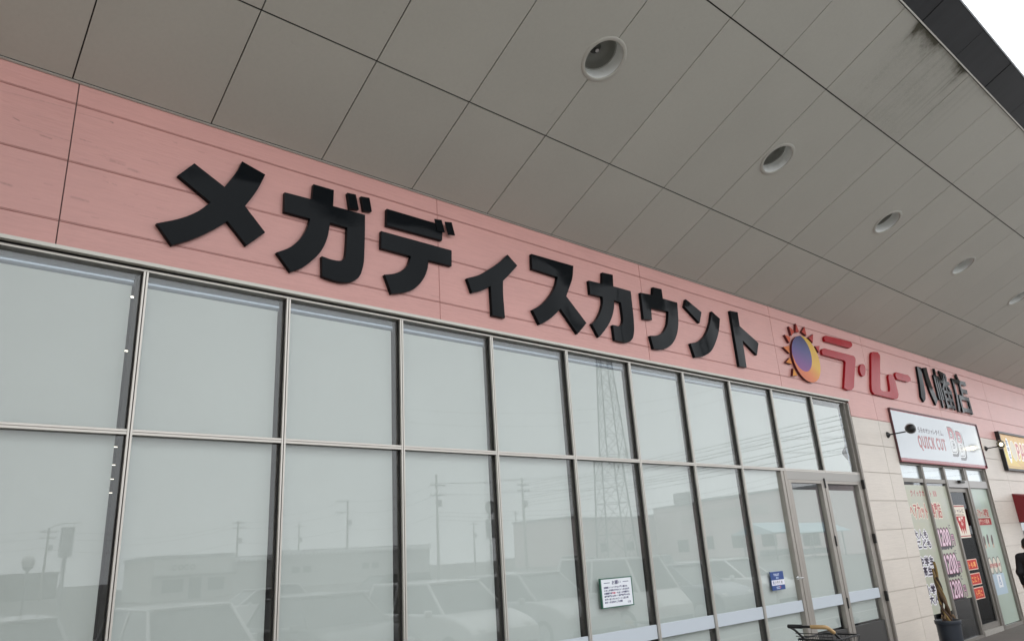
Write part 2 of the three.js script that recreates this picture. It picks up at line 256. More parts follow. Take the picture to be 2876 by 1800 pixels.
// ---------------------------------------------------------------- the store building: siding, soffit, eave
const YS = 5.180, TILT = 25 * Math.PI / 180, SN = Math.sin(TILT), CS = Math.cos(TILT);
const onSoffit = (x, s, up = 0) => V(x, YS + s * SN + up * CS, s * CS - up * SN);
const store = thing('store_building', 'store front with pink upper wall, cream lower wall and wide sloping grey soffit', 'building');
const WIN = { x0: -12, x1: 11.79, y1: 3.937 }, SAL = { x0: 13.265, x1: 17.585, y1: 3.0 }, STALL = { x0: 18.95, x1: 21.9, y0: 0.95, y1: 2.2 };
{
  const courses = [0, 0.10, 0.552, 0.9975, 1.448, 1.893, 2.337, 2.782, 3.226, 3.671, 4.110, 4.558, 5.005, 5.185];
  const joints = [-14, -11.5, -8.47, -5.43, -2.4, 0.644, 3.70, 6.73, 9.73, 12.77, 15.83, 18.90, 21.93, 24.96, 27];
  const holes = [[WIN.x0, WIN.x1, -1, WIN.y1], [SAL.x0, SAL.x1, -1, SAL.y1], [STALL.x0, STALL.x1, STALL.y0, STALL.y1]];
  const edges = [...joints, WIN.x0, WIN.x1, SAL.x0, SAL.x1, STALL.x0, STALL.x1].sort((a, b) => a - b);
  const r = rng(5), core = [];
  for (let c = 0; c < courses.length - 1; c++) {
    let run = null; const runs = [];
    for (let e = 0; e < edges.length - 1; e++) {
      const xa = edges[e], xb = edges[e + 1], xm = (xa + xb) / 2; if (xb - xa < 1e-4) continue;
      let y0 = courses[c], y1 = courses[c + 1];
      for (const [hx0, hx1, hy0, hy1] of holes) if (xm > hx0 && xm < hx1) {
        if (hy0 <= y0 + 1e-4 && hy1 >= y1 - 1e-4) { y0 = y1; } else if (hy0 <= y0 && hy1 > y0) y0 = hy1; else if (hy1 >= y1 && hy0 < y1) y1 = hy0;
      }
      if (y1 - y0 < 0.02) { run = null; continue; }
      if (run && !joints.includes(xa) && Math.abs(run[2] - y0) < 1e-4 && Math.abs(run[3] - y1) < 1e-4) run[1] = xb;
      else runs.push(run = [xa, xb, y0, y1]);
    }
    for (const [xa, xb, y0, y1] of runs) {
      const jl = joints.includes(xa) ? 0.004 : 0, jr = joints.includes(xb) ? 0.004 : 0, g = 0.0032;
      const pink = y0 > 3.6, scuffed = pink && xa < 3.69 && xb > 0 && y0 > 4.0;
      const lip = y1 - y0 > 0.1 && y0 > 0.05 && courses.includes(y0);
      const b = metreUV(lip ? merge([box(xa + jl, xb - jr, y0 + 0.0115, y1 - g, -0.018, 0.0), box(xa + jl, xb - jr, y0 + g, y0 + 0.0085, -0.018, -0.001)]) : box(xa + jl, xb - jr, y0 + (y0 > 0 ? g : 0), y1 - g, -0.018, 0.0), scuffed ? 0 : r() * 3, scuffed ? -4.1 : r() * 3);
      part(store, 'siding_board', b, scuffed ? scuffedSiding : pink ? pinkSiding : creamSiding);
      core.push([xa, xb, y0, y1]);
    }
  }
  part(store, 'pink_backing', merge(core.filter(q => q[2] > 3.6).map(q => box(q[0], q[1], q[2], q[3], -0.03, -0.009))), jointPink);
  part(store, 'cream_backing', merge(core.filter(q => q[2] <= 3.6).map(q => box(q[0], q[1], q[2], q[3], -0.03, -0.009))), jointCream);
  // dirty sealant in the upright joints at the left
  for (const x of [0.644, 3.70]) part(store, 'joint_sealant', merge([box(x - 0.0035, x + 0.0035, 3.94, 5.178, -0.0085, -0.0035)]), x < 1 ? jointDark : jointPink);
  // the body of the walls behind the boards
  const wallBoxes = [box(-14, 27, WIN.y1 + 0.012, 5.6, -0.25, -0.0305), box(-14, WIN.x0, 0, WIN.y1, -0.25, -0.0305), box(WIN.x1 + 0.004, SAL.x0 - 0.004, 0, WIN.y1, -0.25, -0.0305), box(SAL.x0, SAL.x1, SAL.y1 + 0.004, WIN.y1, -0.25, -0.0305), box(SAL.x1 + 0.004, STALL.x0, 0, WIN.y1, -0.25, -0.0305), box(STALL.x0, STALL.x1, 0, STALL.y0, -0.25, -0.0305), box(STALL.x0, STALL.x1, STALL.y1, WIN.y1, -0.25, -0.0305), box(STALL.x1, 27, 0, WIN.y1, -0.25, -0.0305)];
  part(store, 'wall_core', merge(wallBoxes), coreMat);
  // closing the building: sides, back, floor, ceiling, roof
  const room = std([0.16, 0.16, 0.16], 0.9);
  part(store, 'side_wall', box(-14.2, -14, -0.1, 6.6, -26, -0.25), creamSiding); part(store, 'side_wall', box(27, 27.2, -0.1, 6.6, -26, -0.25), creamSiding);
  part(store, 'back_wall', box(-14.2, 27.2, -0.1, 6.6, -26.2, -26), room);
  part(store, 'inner_floor', box(-14, 27, -0.1, -0.002, -26, -0.2), std([0.3, 0.29, 0.27], 0.5));
  part(store, 'ceiling', box(-14, 27, 4.6, 4.75, -26, -0.25), room);
  part(store, 'partition_wall', box(12.9, 13.05, 0, 4.6, -26, -0.26), room); part(store, 'partition_wall', box(18.2, 18.35, 0, 4.6, -26, -0.26), room);
  part(store, 'salon_back_wall', box(13.05, 18.2, 0, 4.6, -5.2, -5), std([0.05, 0.05, 0.06], 0.8));
  part(store, 'stall_back_wall', box(18.35, 27, 0, 4.6, -4.2, -4), std([0.2, 0.18, 0.16], 0.8));

  // soffit: three rows of panels with open dark joints
  const rows = [[0.016, 1.0405], [1.0405, 2.787], [2.787, 3.797]];
  const xs = [0.596, 1.545, 2.48, 3.402, 4.316, 5.223, 6.116, 7.017, 7.906, 8.818, 9.724];
  while (xs[0] > -13) xs.unshift(xs[0] - 0.925); while (xs.at(-1) < 27) xs.push(xs.at(-1) + 0.906);
  const lamps = [1.37, 4.327, 7.278, 10.232, 13.17, 16.12, 19.07].map(x => [x, 1.917]);
  const ev = new Evaluator(); ev.useGroups = false;
  const cut = (g, list, r0) => { let b = new Brush(g); b.updateMatrixWorld(); for (const [x, s] of list) { const h = new Brush(new THREE.CylinderGeometry(r0, r0, 0.6, 40).translate(x, 0, s)); h.updateMatrixWorld(); b = ev.evaluate(b, h, SUBTRACTION); } return b.geometry; };
  const pose = m => { m.position.set(0, YS, 0); m.rotation.x = -TILT; return m; };          // local x, z run along the soffit, y is its upper side
  const rr = rng(77);
  rows.forEach(([s0, s1], row) => {
    for (let i = 0; i < xs.length - 1; i++) {
      const ja = 0.0048, jb = 0.0068, sag = (rr() - 0.5) * 0.004;
      let g = box(xs[i] + ja, xs[i + 1] - ja, sag, sag + 0.012, s0 + jb, s1 - jb);
      const mine = row === 1 ? lamps.filter(([x]) => x + 0.225 > xs[i] && x - 0.225 < xs[i + 1]) : [];
      if (mine.length) g = cut(g, mine, 0.208);
      const grimy = row === 2 && xs[i] > 6.9 && xs[i + 1] < 9.9;
      pose(part(store, 'soffit_panel', grimy ? metreUV(g, -6.9, -2.7) : metreUV(g, rr() * 5, rr() * 5), grimy ? grimySoffit : [soffitMat, soffitMat2, soffitMat3][Math.floor(rr() * 3)]));
    }
  });
  pose(part(store, 'soffit_backing', cut(box(-14, 27, 0.018, 0.03, 0, 3.8), lamps, 0.215), jointSoffit));
  pose(part(store, 'wall_angle_trim', box(-14, 27, -0.009, 0.004, 0.001, 0.015), aluHead));
  pose(part(store, 'eave_trim', box(-14, 27, -0.012, 0.03, 3.798, 3.812), std([0.7, 0.68, 0.62], 0.4)));
  // dark metal eave beyond the soffit, in lengths with lapped joints, and its pale drip edge
  for (let q = 0; q < 44; q++) { const a = -14.02 + q * 0.9315, b = a + 0.9315; pose(part(store, 'eave_panel', metreUV(rbox(a + 0.004, b - 0.004, 0.004, 0.05, 3.813, 4.165, 0.004).translate(0, (q * 7 % 5) * 0.0012, 0), a * 1.7, q * 0.3), darkMetal)); }
  pose(part(store, 'eave_backing', box(-14, 27, 0.052, 0.08, 3.8, 4.165), std([0.01, 0.01, 0.01], 0.8)));
  pose(part(store, 'drip_edge', box(-14, 27, 0.0, 0.10, 4.167, 4.18), std([0.55, 0.57, 0.6], 0.4, { metalness: 0.3 })));
  pose(part(store, 'canopy_roof', box(-14, 27, 0.36, 0.45, -0.4, 4.15), std([0.2, 0.2, 0.21], 0.7)));
  pose(part(store, 'canopy_fascia', box(-14, 27, 0.081, 0.359, 4.08, 4.15), std([0.1, 0.1, 0.105], 0.6)));
  part(store, 'main_roof', box(-14.2, 27.2, 6.6, 6.75, -26.2, -0.3), std([0.2, 0.2, 0.21], 0.8));
  store.userData.lamps = undefined;

  // the closed entrance porch that juts out left of the frame
  part(store, 'porch_wall', metreUV(box(-6.0, -0.6, 0, 5.15, 0.001, 4.0)), creamSiding); 
  // recessed downlights
  const ringMat = std([0.46, 0.44, 0.39], 0.45), canMat = std([0.80, 0.81, 0.78], 0.3), sock = std([0.05, 0.05, 0.045], 0.5);
  const nth = ['', 'largest round recessed downlight in the soffit, nearest the camera', 'second round recessed soffit downlight counted from the nearest', 'third round recessed soffit downlight, above the sun logo side', 'fourth small round recessed soffit downlight towards the far end', 'farthest round soffit downlight, cut off by the right edge', ''];
  lamps.forEach(([x, s], k) => {
    if (!nth[k]) return;
    const t = thing('recessed_downlight', nth[k], 'downlight', [0, 0, 0], 'downlights in the soffit');
    t.position.copy(onSoffit(x, s)); t.rotation.x = -TILT;
    part(t, 'trim_ring', new THREE.LatheGeometry([[0.186, 0.006], [0.184, -0.004], [0.189, -0.009], [0.208, -0.008], [0.219, -0.004], [0.221, 0.0]].map(p => new THREE.Vector2(...p)), 48), ringMat);
    part(t, 'reflector', new THREE.LatheGeometry([[0.186, 0.005], [0.186, 0.07], [0.178, 0.125]].map(p => new THREE.Vector2(...p)), 48), canMat);
    part(t, 'baffle', new THREE.LatheGeometry([[0.178, 0.125], [0.168, 0.128], [0.168, 0.138], [0.172, 0.145], [0.160, 0.21], [0.13, 0.245], [0.06, 0.262], [0.0, 0.262]].map(p => new THREE.Vector2(...p)), 48), std([0.30, 0.30, 0.27], 0.45));
    part(t, 'lamp_socket', new THREE.LatheGeometry([[0.0, 0.17], [0.03, 0.172], [0.052, 0.19], [0.055, 0.20], [0.05, 0.258]].map(p => new THREE.Vector2(...p)), 28), sock);
    part(t, 'socket_contact', new THREE.CylinderGeometry(0.018, 0.018, 0.02, 16).translate(0, 0.162, 0), chrome);
  });
}

// ---------------------------------------------------------------- the glazed front with blinds
const ZF = -0.035, ZG = -0.078, ZB = -0.115;            // frame face, glass, blind
{
  const t = thing('window_wall', 'long aluminium framed window front with white blinds behind the glass', 'window wall');
  const mx = [1.209, 2.259, 3.305, 4.330, 5.359, 6.385, 7.397, 8.418, 9.471, 10.623];
  const left = []; for (let x = 0.165; x > -11.5; x -= 1.04) left.unshift(x);
  const all = [WIN.x0 + 0.05, ...left, ...mx], xR = 11.765, top = 3.885, tr0 = 2.741, tr1 = 2.777;
  // head: pale flashing lip, shadow recess, slim head frame
  part(t, 'head_flashing', merge([box(WIN.x0, 11.80, 3.914, 3.937, -0.03, 0.014), box(WIN.x0, 11.80, 3.9365, 3.941, -0.02, 0.010)]), aluHead);
  part(t, 'head_frame', box(WIN.x0, 11.79, top, 3.9005, -0.17, ZF), alu);
  part(t, 'head_recess', box(WIN.x0, 11.79, 3.9008, 3.9135, -0.17, -0.06), rubber);
  part(t, 'sill', box(WIN.x0, 11.79, 0.0, 0.075, -0.17, -0.02), aluDark);
  // mullions: two slim bright strips with a groove between, on a deeper dark shank
  const mullion = (x, y0, y1, w = 0.034) => {
    const m = part(t, 'mullion', merge([rbox(x - w / 2, x - 0.0025, y0, y1, ZF - 0.02, ZF, 0.002), rbox(x + 0.0025, x + w / 2, y0, y1, ZF - 0.02, ZF, 0.002)]), alu);
    part(m, 'shank', box(x - w / 2 + 0.002, x + w / 2 - 0.002, y0, y1, -0.255, ZF - 0.0195), shankMat);
  };
  all.forEach((x, i) => { if (i === all.length - 2) { mullion(x, tr1 - 0.036, top); } else if (i === all.length - 1) { mullion(x, tr1 - 0.036, top); } else mullion(x, 0.075, top); });
  const post = [...all, xR], tilt = rng(404);
  for (let i = 0; i < post.length - 1; i++) {
    const a = post[i] + 0.017, b = post[i + 1] - 0.017, door = i >= post.length - 3;
    if (i < left.length - 2 && i < 6) continue;
    const bay = new THREE.Group(); bay.name = 'window_bay'; t.add(bay);
    // every pane sits a hair out of true, so the mirrored street breaks from pane to pane
    const pane = (name, y0, y1) => { const cx = (a + b) / 2, cy = (y0 + y1) / 2, g = metreUV(box(a, b, y0, y1, -0.003, 0.003), i * 0.7, i * 0.3).translate(-cx, -cy, 0).rotateX((tilt() - 0.5) * 0.0055).rotateY((tilt() - 0.5) * 0.006).translate(cx, cy, ZG); part(bay, name, g, glass); };
    pane('upper_pane', tr1, top); if (!door) pane('lower_pane', 0.075, tr0);
    // the blind hangs from a roller tube, a little short of the mullions
    const g = 0.036, wob = (i * 7 % 5) * 0.003;
    if (i < post.length - 2) {
      part(bay, 'blind', metreUV(box(a + 0.004, b - g - wob, door ? 2.75 : 0.10, 3.792, ZB - 0.002, ZB), i * 0.4, 0), blindMat);
      part(bay, 'roller_tube', new THREE.CylinderGeometry(0.030, 0.030, b - a - g - wob, 20).rotateZ(Math.PI / 2).translate((a + b - g) / 2, 3.822, ZB - 0.012), tubeMat);
      part(bay, 'blind_cassette', merge([rbox(a + 0.003, b - g + 0.006, 3.838, 3.878, ZB - 0.05, ZB + 0.004, 0.006), box(b - g + 0.0005, b - g + 0.006, 3.785, 3.8375, ZB - 0.05, ZB + 0.012)]), std([0.10, 0.105, 0.115], 0.4));
    } else {
      // the last bay: a sheet with a ragged right edge and crumpled margin
      const sh = new THREE.Shape(), r = rng(17), xe = b - 0.14; sh.moveTo(a + 0.004, 2.79); sh.lineTo(a + 0.004, 3.80); sh.lineTo(xe - 0.02, 3.80);
      for (let y = 3.77; y > 3.2; y -= 0.06) sh.lineTo(xe + 0.012 * (r() - 0.5), y);
      for (let y = 3.17; y > 2.99; y -= 0.03) sh.lineTo(xe - 0.16 * Math.sin((3.19 - y) / 0.22 * Math.PI) + 0.01 * (r() - 0.5), y);
      sh.lineTo(xe + 0.01, 2.96); sh.lineTo(xe + 0.03, 2.79);
      part(bay, 'blind', metreUV(new THREE.ExtrudeGeometry(sh, { depth: 0.002, bevelEnabled: false }).translate(0, 0, ZB)), blindMat);
      const pts = []; for (let y = 3.74; y > 2.8; y -= 0.05) pts.push([b - 0.07 + 0.02 * (r() - 0.5), y, ZB - 0.03 + 0.02 * r()]);
      part(bay, 'crumpled_film', tube(pts, 0.011, 6), tubeMat);
    }
    part(bay, 'transom_back', box(a + 0.0005, b - 0.0005, tr0 + 0.003, tr1 - 0.003, -0.1125, ZF - 0.0305), shankMat);
    part(bay, 'transom', merge([rbox(a - 0.001, b + 0.001, tr0, tr0 + 0.0165, ZF - 0.03, ZF - 0.002, 0.002), rbox(a - 0.001, b + 0.001, tr0 + 0.0195, tr1, ZF - 0.03, ZF - 0.002, 0.002), box(a - 0.001, b + 0.001, tr0 + 0.004, tr1 - 0.004, ZF - 0.029, ZF - 0.008)]), alu);
    if (!door) part(bay, 'guard_rail', metreUV(rbox(a + 0.0005, b - 0.0005, 0.950, 1.086, ZG + 0.006, ZG + 0.022, 0.004), i * 0.3, 0), railMat);
    // a dark stop along the glass edge, as seen beside each mullion
    part(bay, 'glazing_gasket', merge([box(a, a + 0.005, 0.08, 3.88, ZG + 0.0035, ZG + 0.010), box(b - 0.005, b, 0.08, 3.88, ZG + 0.0035, ZG + 0.010)]), rubber);
  }
  // right jamb
  part(t, 'jamb', merge([rbox(11.748, 11.79, 0, top, -0.17, ZF + 0.03, 0.003), rbox(11.70, 11.745, tr1, top, -0.17, ZF - 0.01, 0.003)]), aluDark);
  // the pair of hinged doors in the last two bays
  part(t, 'door_header', merge([box(9.49, 11.748, 2.628, 2.7405, -0.16, ZF - 0.004)]), std([0.34, 0.325, 0.30], 0.45, { metalness: 0.3 }));
  const leaf = (x0, x1, s0, s1) => {
    const d = part(t, 'door', merge([rbox(x0, x0 + s0, 0.02, 2.626, -0.10, ZF - 0.002, 0.003), rbox(x1 - s1, x1, 0.02, 2.626, -0.10, ZF - 0.002, 0.003), box(x0 + s0, x1 - s1, 2.585, 2.626, -0.098, ZF - 0.006), box(x0 + s0, x1 - s1, 0.02, 0.10, -0.098, ZF - 0.006)]), aluDoor);
    part(d, 'pane', metreUV(box(x0 + s0, x1 - s1, 0.64, 2.585, ZG - 0.003, ZG + 0.003), x0, 0.4), glass);
    part(d, 'blind', metreUV(box(x0 + s0 + 0.002, x1 - s1 - 0.05, 0.66, 2.50, ZB - 0.004, ZB - 0.002), x0, 0), blindMat);
    part(d, 'kick_panel', box(x0 + s0, x1 - s1, 0.10, 0.638, -0.09, -0.06), std([0.045, 0.042, 0.040], 0.5));
    part(d, 'guard_rail', metreUV(rbox(x0 + s0 + 0.001, x1 - s1 - 0.001, 0.945, 1.084, ZG + 0.006, ZG + 0.03, 0.004), x0, 0), railMat);
    return d;
  };
  part(t, 'door_post', merge([rbox(9.352, 9.418, 0.075, 2.741, -0.165, ZF - 0.006, 0.003), rbox(9.422, 9.498, 0.075, 2.741, -0.16, ZF - 0.001, 0.003)]), aluDoor);
  leaf(9.50, 10.516, 0.075, 0.085); leaf(10.535, 11.742, 0.085, 0.13);
  for (const x of [10.525, 11.735]) for (const y of [2.59, 1.78, 0.955]) part(t, 'hinge', rbox(x - 0.012, x + 0.012, y - 0.07, y + 0.07, ZF - 0.004, ZF + (x > 11 ? 0.044 : 0.014), 0.004), blackPaint);
  const lev = part(t, 'door_lever', merge([bar([9.30, 1.36, ZF], [9.30, 1.36, 0.02], 0.012), bar([9.30, 1.36, 0.015], [9.35, 1.355, 0.02], 0.009), new THREE.CylinderGeometry(0.024, 0.024, 0.012, 20).rotateX(Math.PI / 2).translate(9.30, 1.36, ZF + 0.004)]), chrome);
  // back of the bay between rail and floor is opaque film; an inner upstand closes it
  part(t, 'upstand', box(WIN.x0, 9.35, 0.0, 0.10, -0.24, -0.171), aluDark);
}
// strip lights under the shop ceiling, glimpsed between blinds and mullions
{
  const glow = new THREE.MeshStandardMaterial({ color: 0xffffff, emissive: 0xfff6e4, emissiveIntensity: 1.6, roughness: 0.5 });
  const where = ['nearest the window', 'second from the window', 'third from the window', 'fourth from the window', 'fifth from the window', 'sixth from the window'];
  [-2.03, -3.9, -10.85, -13.4, -16.0, -19.3].forEach((z, k) => {
    const s = thing('strip_light', `white strip light under the shop ceiling, ${where[k]}`, 'strip light', [0, 4.4, z], 'strip lights in the shop');
    const xe = k < 2 ? 2.75 : 9.3; part(s, 'light_tube', box(-6, xe, -0.005, 0.005, -0.008, 0.008), glow);
    part(s, 'lamp_body', box(-6.05, xe + 0.05, 0.0055, 0.2, -0.03, 0.03), coreMat);
    const l = new THREE.RectAreaLight(0xfff2dc, 0.8, xe + 6, 0.016); l.position.set((xe - 6) / 2, -0.01, 0); l.rotation.x = -Math.PI / 2; s.add(l);
  });
}

// ---------------------------------------------------------------- raised letters
function traced(list) {                                  // third entry 1: point on a curve between corners
  const sh = new THREE.Shape(), n = list.length, P = i => list[(i + n) % n], s0 = Math.max(0, list.findIndex(p => !p[2]));
  const all = list.every(p => p[2]);
  if (all) { const c = new THREE.CatmullRomCurve3(list.map(p => V(p[0], p[1], 0)), true, 'centripetal'); sh.setFromPoints(c.getPoints(48).map(p => new THREE.Vector2(p.x, p.y))); return sh; }
  sh.moveTo(P(s0)[0], P(s0)[1]);
  for (let k = 1; k <= n;) {
    const run = []; while (P(s0 + k)[2]) { run.push(P(s0 + k)); k++; } run.push(P(s0 + k)); k++;
    if (run.length === 1) sh.lineTo(run[0][0], run[0][1]);
    else { const c = new THREE.CatmullRomCurve3([P(s0 + k - run.length - 1), ...run].map(p => V(p[0], p[1], 0)), false, 'centripetal'); for (const p of c.getPoints(run.length * 6).slice(1)) sh.lineTo(p.x, p.y); }
  }
  return sh;
}
function raised(shape, z0, z1, bevel = 0.003) {
  return metreUV(new THREE.ExtrudeGeometry(shape, { depth: z1 - z0 - bevel, bevelEnabled: true, bevelThickness: bevel, bevelSize: bevel, bevelOffset: -bevel, bevelSegments: 2, curveSegments: 10 }).translate(0, 0, z0));
}
function letter(key, label, group, face, z1 = 0.04) {
  const t = thing('sign_letter', label, 'letter', [0, 0, 0], group);
  const c = new THREE.Vector3(); let n = 0; for (const p of TRACE[key]) for (const q of p) { c.x += q[0]; c.y += q[1]; n++; } c.divideScalar(n); c.z = 0.001; t.position.copy(c);
  TRACE[key].forEach((poly, i) => {
    const lift = key === 'de' && i >= 2 ? 0.012 : 0;
    part(t, 'stroke', raised(traced(poly), 0.0015 + (lift ? 0.0405 : 0), z1 + lift).translate(-c.x, -c.y, -c.z), face);
  });
  return t;
}
for (const [k, w] of [['me', 'large black raised katakana letter like a crossed X, first of the row'], ['ga', 'black raised katakana letter with two short ticks, second of the row'], ['de', 'black raised katakana letter with a detached top bar and two ticks, third of the row'], ['i', 'small black raised katakana letter of two strokes like a tilted T, fourth of the row'], ['su', 'black raised katakana letter with a flat top and two spread legs, fifth of the row'], ['ka', 'black raised katakana letter with a hooked right leg and no ticks, sixth of the row'], ['u', 'black raised katakana letter with a short upright on its roof, seventh of the row'], ['n', 'black raised katakana letter of a short dash above a sweeping curve, eighth of the row'], ['to', 'black raised katakana letter of an upright with one branch, last before the sun logo']]) letter(k, w, 'black letters on the pink wall', blackGloss);
letter('ra', 'red raised katakana letter with a rounded bar over a hook, beside the sun logo', 'red letters on the pink wall', redGloss);
letter('dot', 'round red raised dot between the two red letters', 'red letters on the pink wall', redGloss);
letter('mu', 'red raised katakana letter with a bent foot, after the red dot', 'red letters on the pink wall', redGloss);
letter('bar', 'short red raised rounded dash after the red bent letter', 'red letters on the pink wall', redGloss);
letter('hachi', 'black raised kanji of two plain slanting strokes, first of three small kanji', 'black kanji on the pink wall', blackGloss);
function strokes(name, label, list, x0, x1, y0, y1, w) {  // a kanji from straight strokes on a 0..100 grid, y down
  const t = thing('sign_letter', label, 'letter', [x0, y0, 0.001], 'black kanji on the pink wall');
  list.forEach((p, k) => {
    const q = p.map(([x, y]) => [(x1 - x0) * x / 100, (y1 - y0) * (1 - y / 100)]);
    const geos = []; for (let i = 0; i + 1 < q.length; i++) {
      const [ax, ay] = q[i], [bx, by] = q[i + 1], d = Math.hypot(bx - ax, by - ay), g = new THREE.BoxGeometry(d + w, w, 0.028); g.rotateZ(Math.atan2(by - ay, bx - ax)); g.translate((ax + bx) / 2, (ay + by) / 2, 0.026 + k * 0.0007 + i * 0.00023); geos.push(g);
    }
    part(t, 'stroke', metreUV(merge(geos)), blackGloss);
  });
  return t;
}
strokes('kanji', 'dense black raised kanji of many strokes, middle of three small kanji', [[[4, 22], [4, 78]], [[4, 24], [30, 22], [30, 76]], [[17, 4], [17, 97]], [[50, 6], [84, 10]], [[40, 30], [98, 30]], [[68, 8], [68, 52]], [[64, 32], [42, 52]], [[72, 32], [96, 52]], [[52, 16], [56, 26]], [[84, 16], [80, 26]], [[44, 56], [44, 97]], [[44, 57], [94, 57], [94, 97]], [[44, 76], [94, 76]], [[44, 94], [94, 94]], [[69, 57], [69, 94]]], 15.80, 16.60, 4.16, 4.955, 0.064);
strokes('kanji', 'black raised kanji with a square box at its lower right, last of three small kanji', [[[48, 2], [54, 14]], [[10, 17], [97, 17]], [[12, 18], [12, 60], [3, 97]], [[56, 24], [56, 58]], [[58, 40], [92, 40]], [[30, 60], [30, 97]], [[30, 61], [92, 61], [92, 97]], [[30, 94], [92, 94]]], 16.77, 17.60, 4.16, 4.95, 0.088);
// the sun logo: disc printed in two fades, and nine rays
{
  const cx = 10.55, cy = 4.455, t = thing('sun_logo', 'round sun emblem in purple, yellow and orange with pointed red and orange rays', 'logo', [cx, cy, 0.001]);
  const inX = (10.43 - (cx - 0.422)) / 0.844, inY = 1 - (4.535 - (cy - 0.37)) / 0.74;
  const print = canvasTex(512, 512, (c, w, h) => {
    let g = c.createLinearGradient(w * 0.95, h * 0.15, w * 0.35, h); g.addColorStop(0, '#d9a800'); g.addColorStop(0.45, '#e6b01c'); g.addColorStop(0.8, '#e06f18'); g.addColorStop(1, '#d55f14'); c.fillStyle = g; c.fillRect(0, 0, w, h);
    g = c.createLinearGradient(w * 0.45, 0, w * 0.3, h * 0.8); g.addColorStop(0, '#101450'); g.addColorStop(0.35, '#332f78'); g.addColorStop(0.7, '#65257f'); g.addColorStop(1, '#84207f'); c.fillStyle = g;
    c.beginPath(); c.ellipse(w * inX, h * inY, w * 0.300 / 0.844, h * 0.292 / 0.74, 0, 0, 7); c.fill();
  });
  const disc = new THREE.Shape(); disc.absellipse(0, 0, 0.42, 0.368, 0, 7, false, 0);
  const d = new THREE.ExtrudeGeometry(new THREE.Shape(Array.from({ length: 72 }, (_, i) => new THREE.Vector2(0.42 * Math.cos(i / 72 * 2 * Math.PI), 0.368 * Math.sin(i / 72 * 2 * Math.PI)))), { depth: 0.03, bevelEnabled: false });
  const p = d.attributes.position, uv = d.attributes.uv; for (let i = 0; i < p.count; i++) uv.setXY(i, p.getX(i) / 0.844 + 0.5, p.getY(i) / 0.74 + 0.5);
  d.translate(0, 0, 0.012);
  const dm = phys([0.8, 0.8, 0.8], 0.2, { map: print, specularIntensity: 0.35 });
  part(t, 'disc', d, dm); t.children[0].material = [dm, redSide];
  const tones = [[0.62, 0.24, 0.03], [0.60, 0.20, 0.03], [0.55, 0.15, 0.035], [0.50, 0.085, 0.03], [0.42, 0.045, 0.02], [0.38, 0.035, 0.02], [0.40, 0.04, 0.022], [0.38, 0.035, 0.03], [0.42, 0.05, 0.05]];
  TRACE.rays.forEach((poly, k) => part(t, 'ray', raised(traced(poly), 0.002, 0.04, 0.001).translate(-cx, -cy, -0.001), [phys(tones[k], 0.35, { specularIntensity: 0.2 }), redSide]));
  part(t, 'fixing_pin', bar([0, 0.1, -0.001], [0, 0.1, 0.014], 0.02), darkMetal);
}

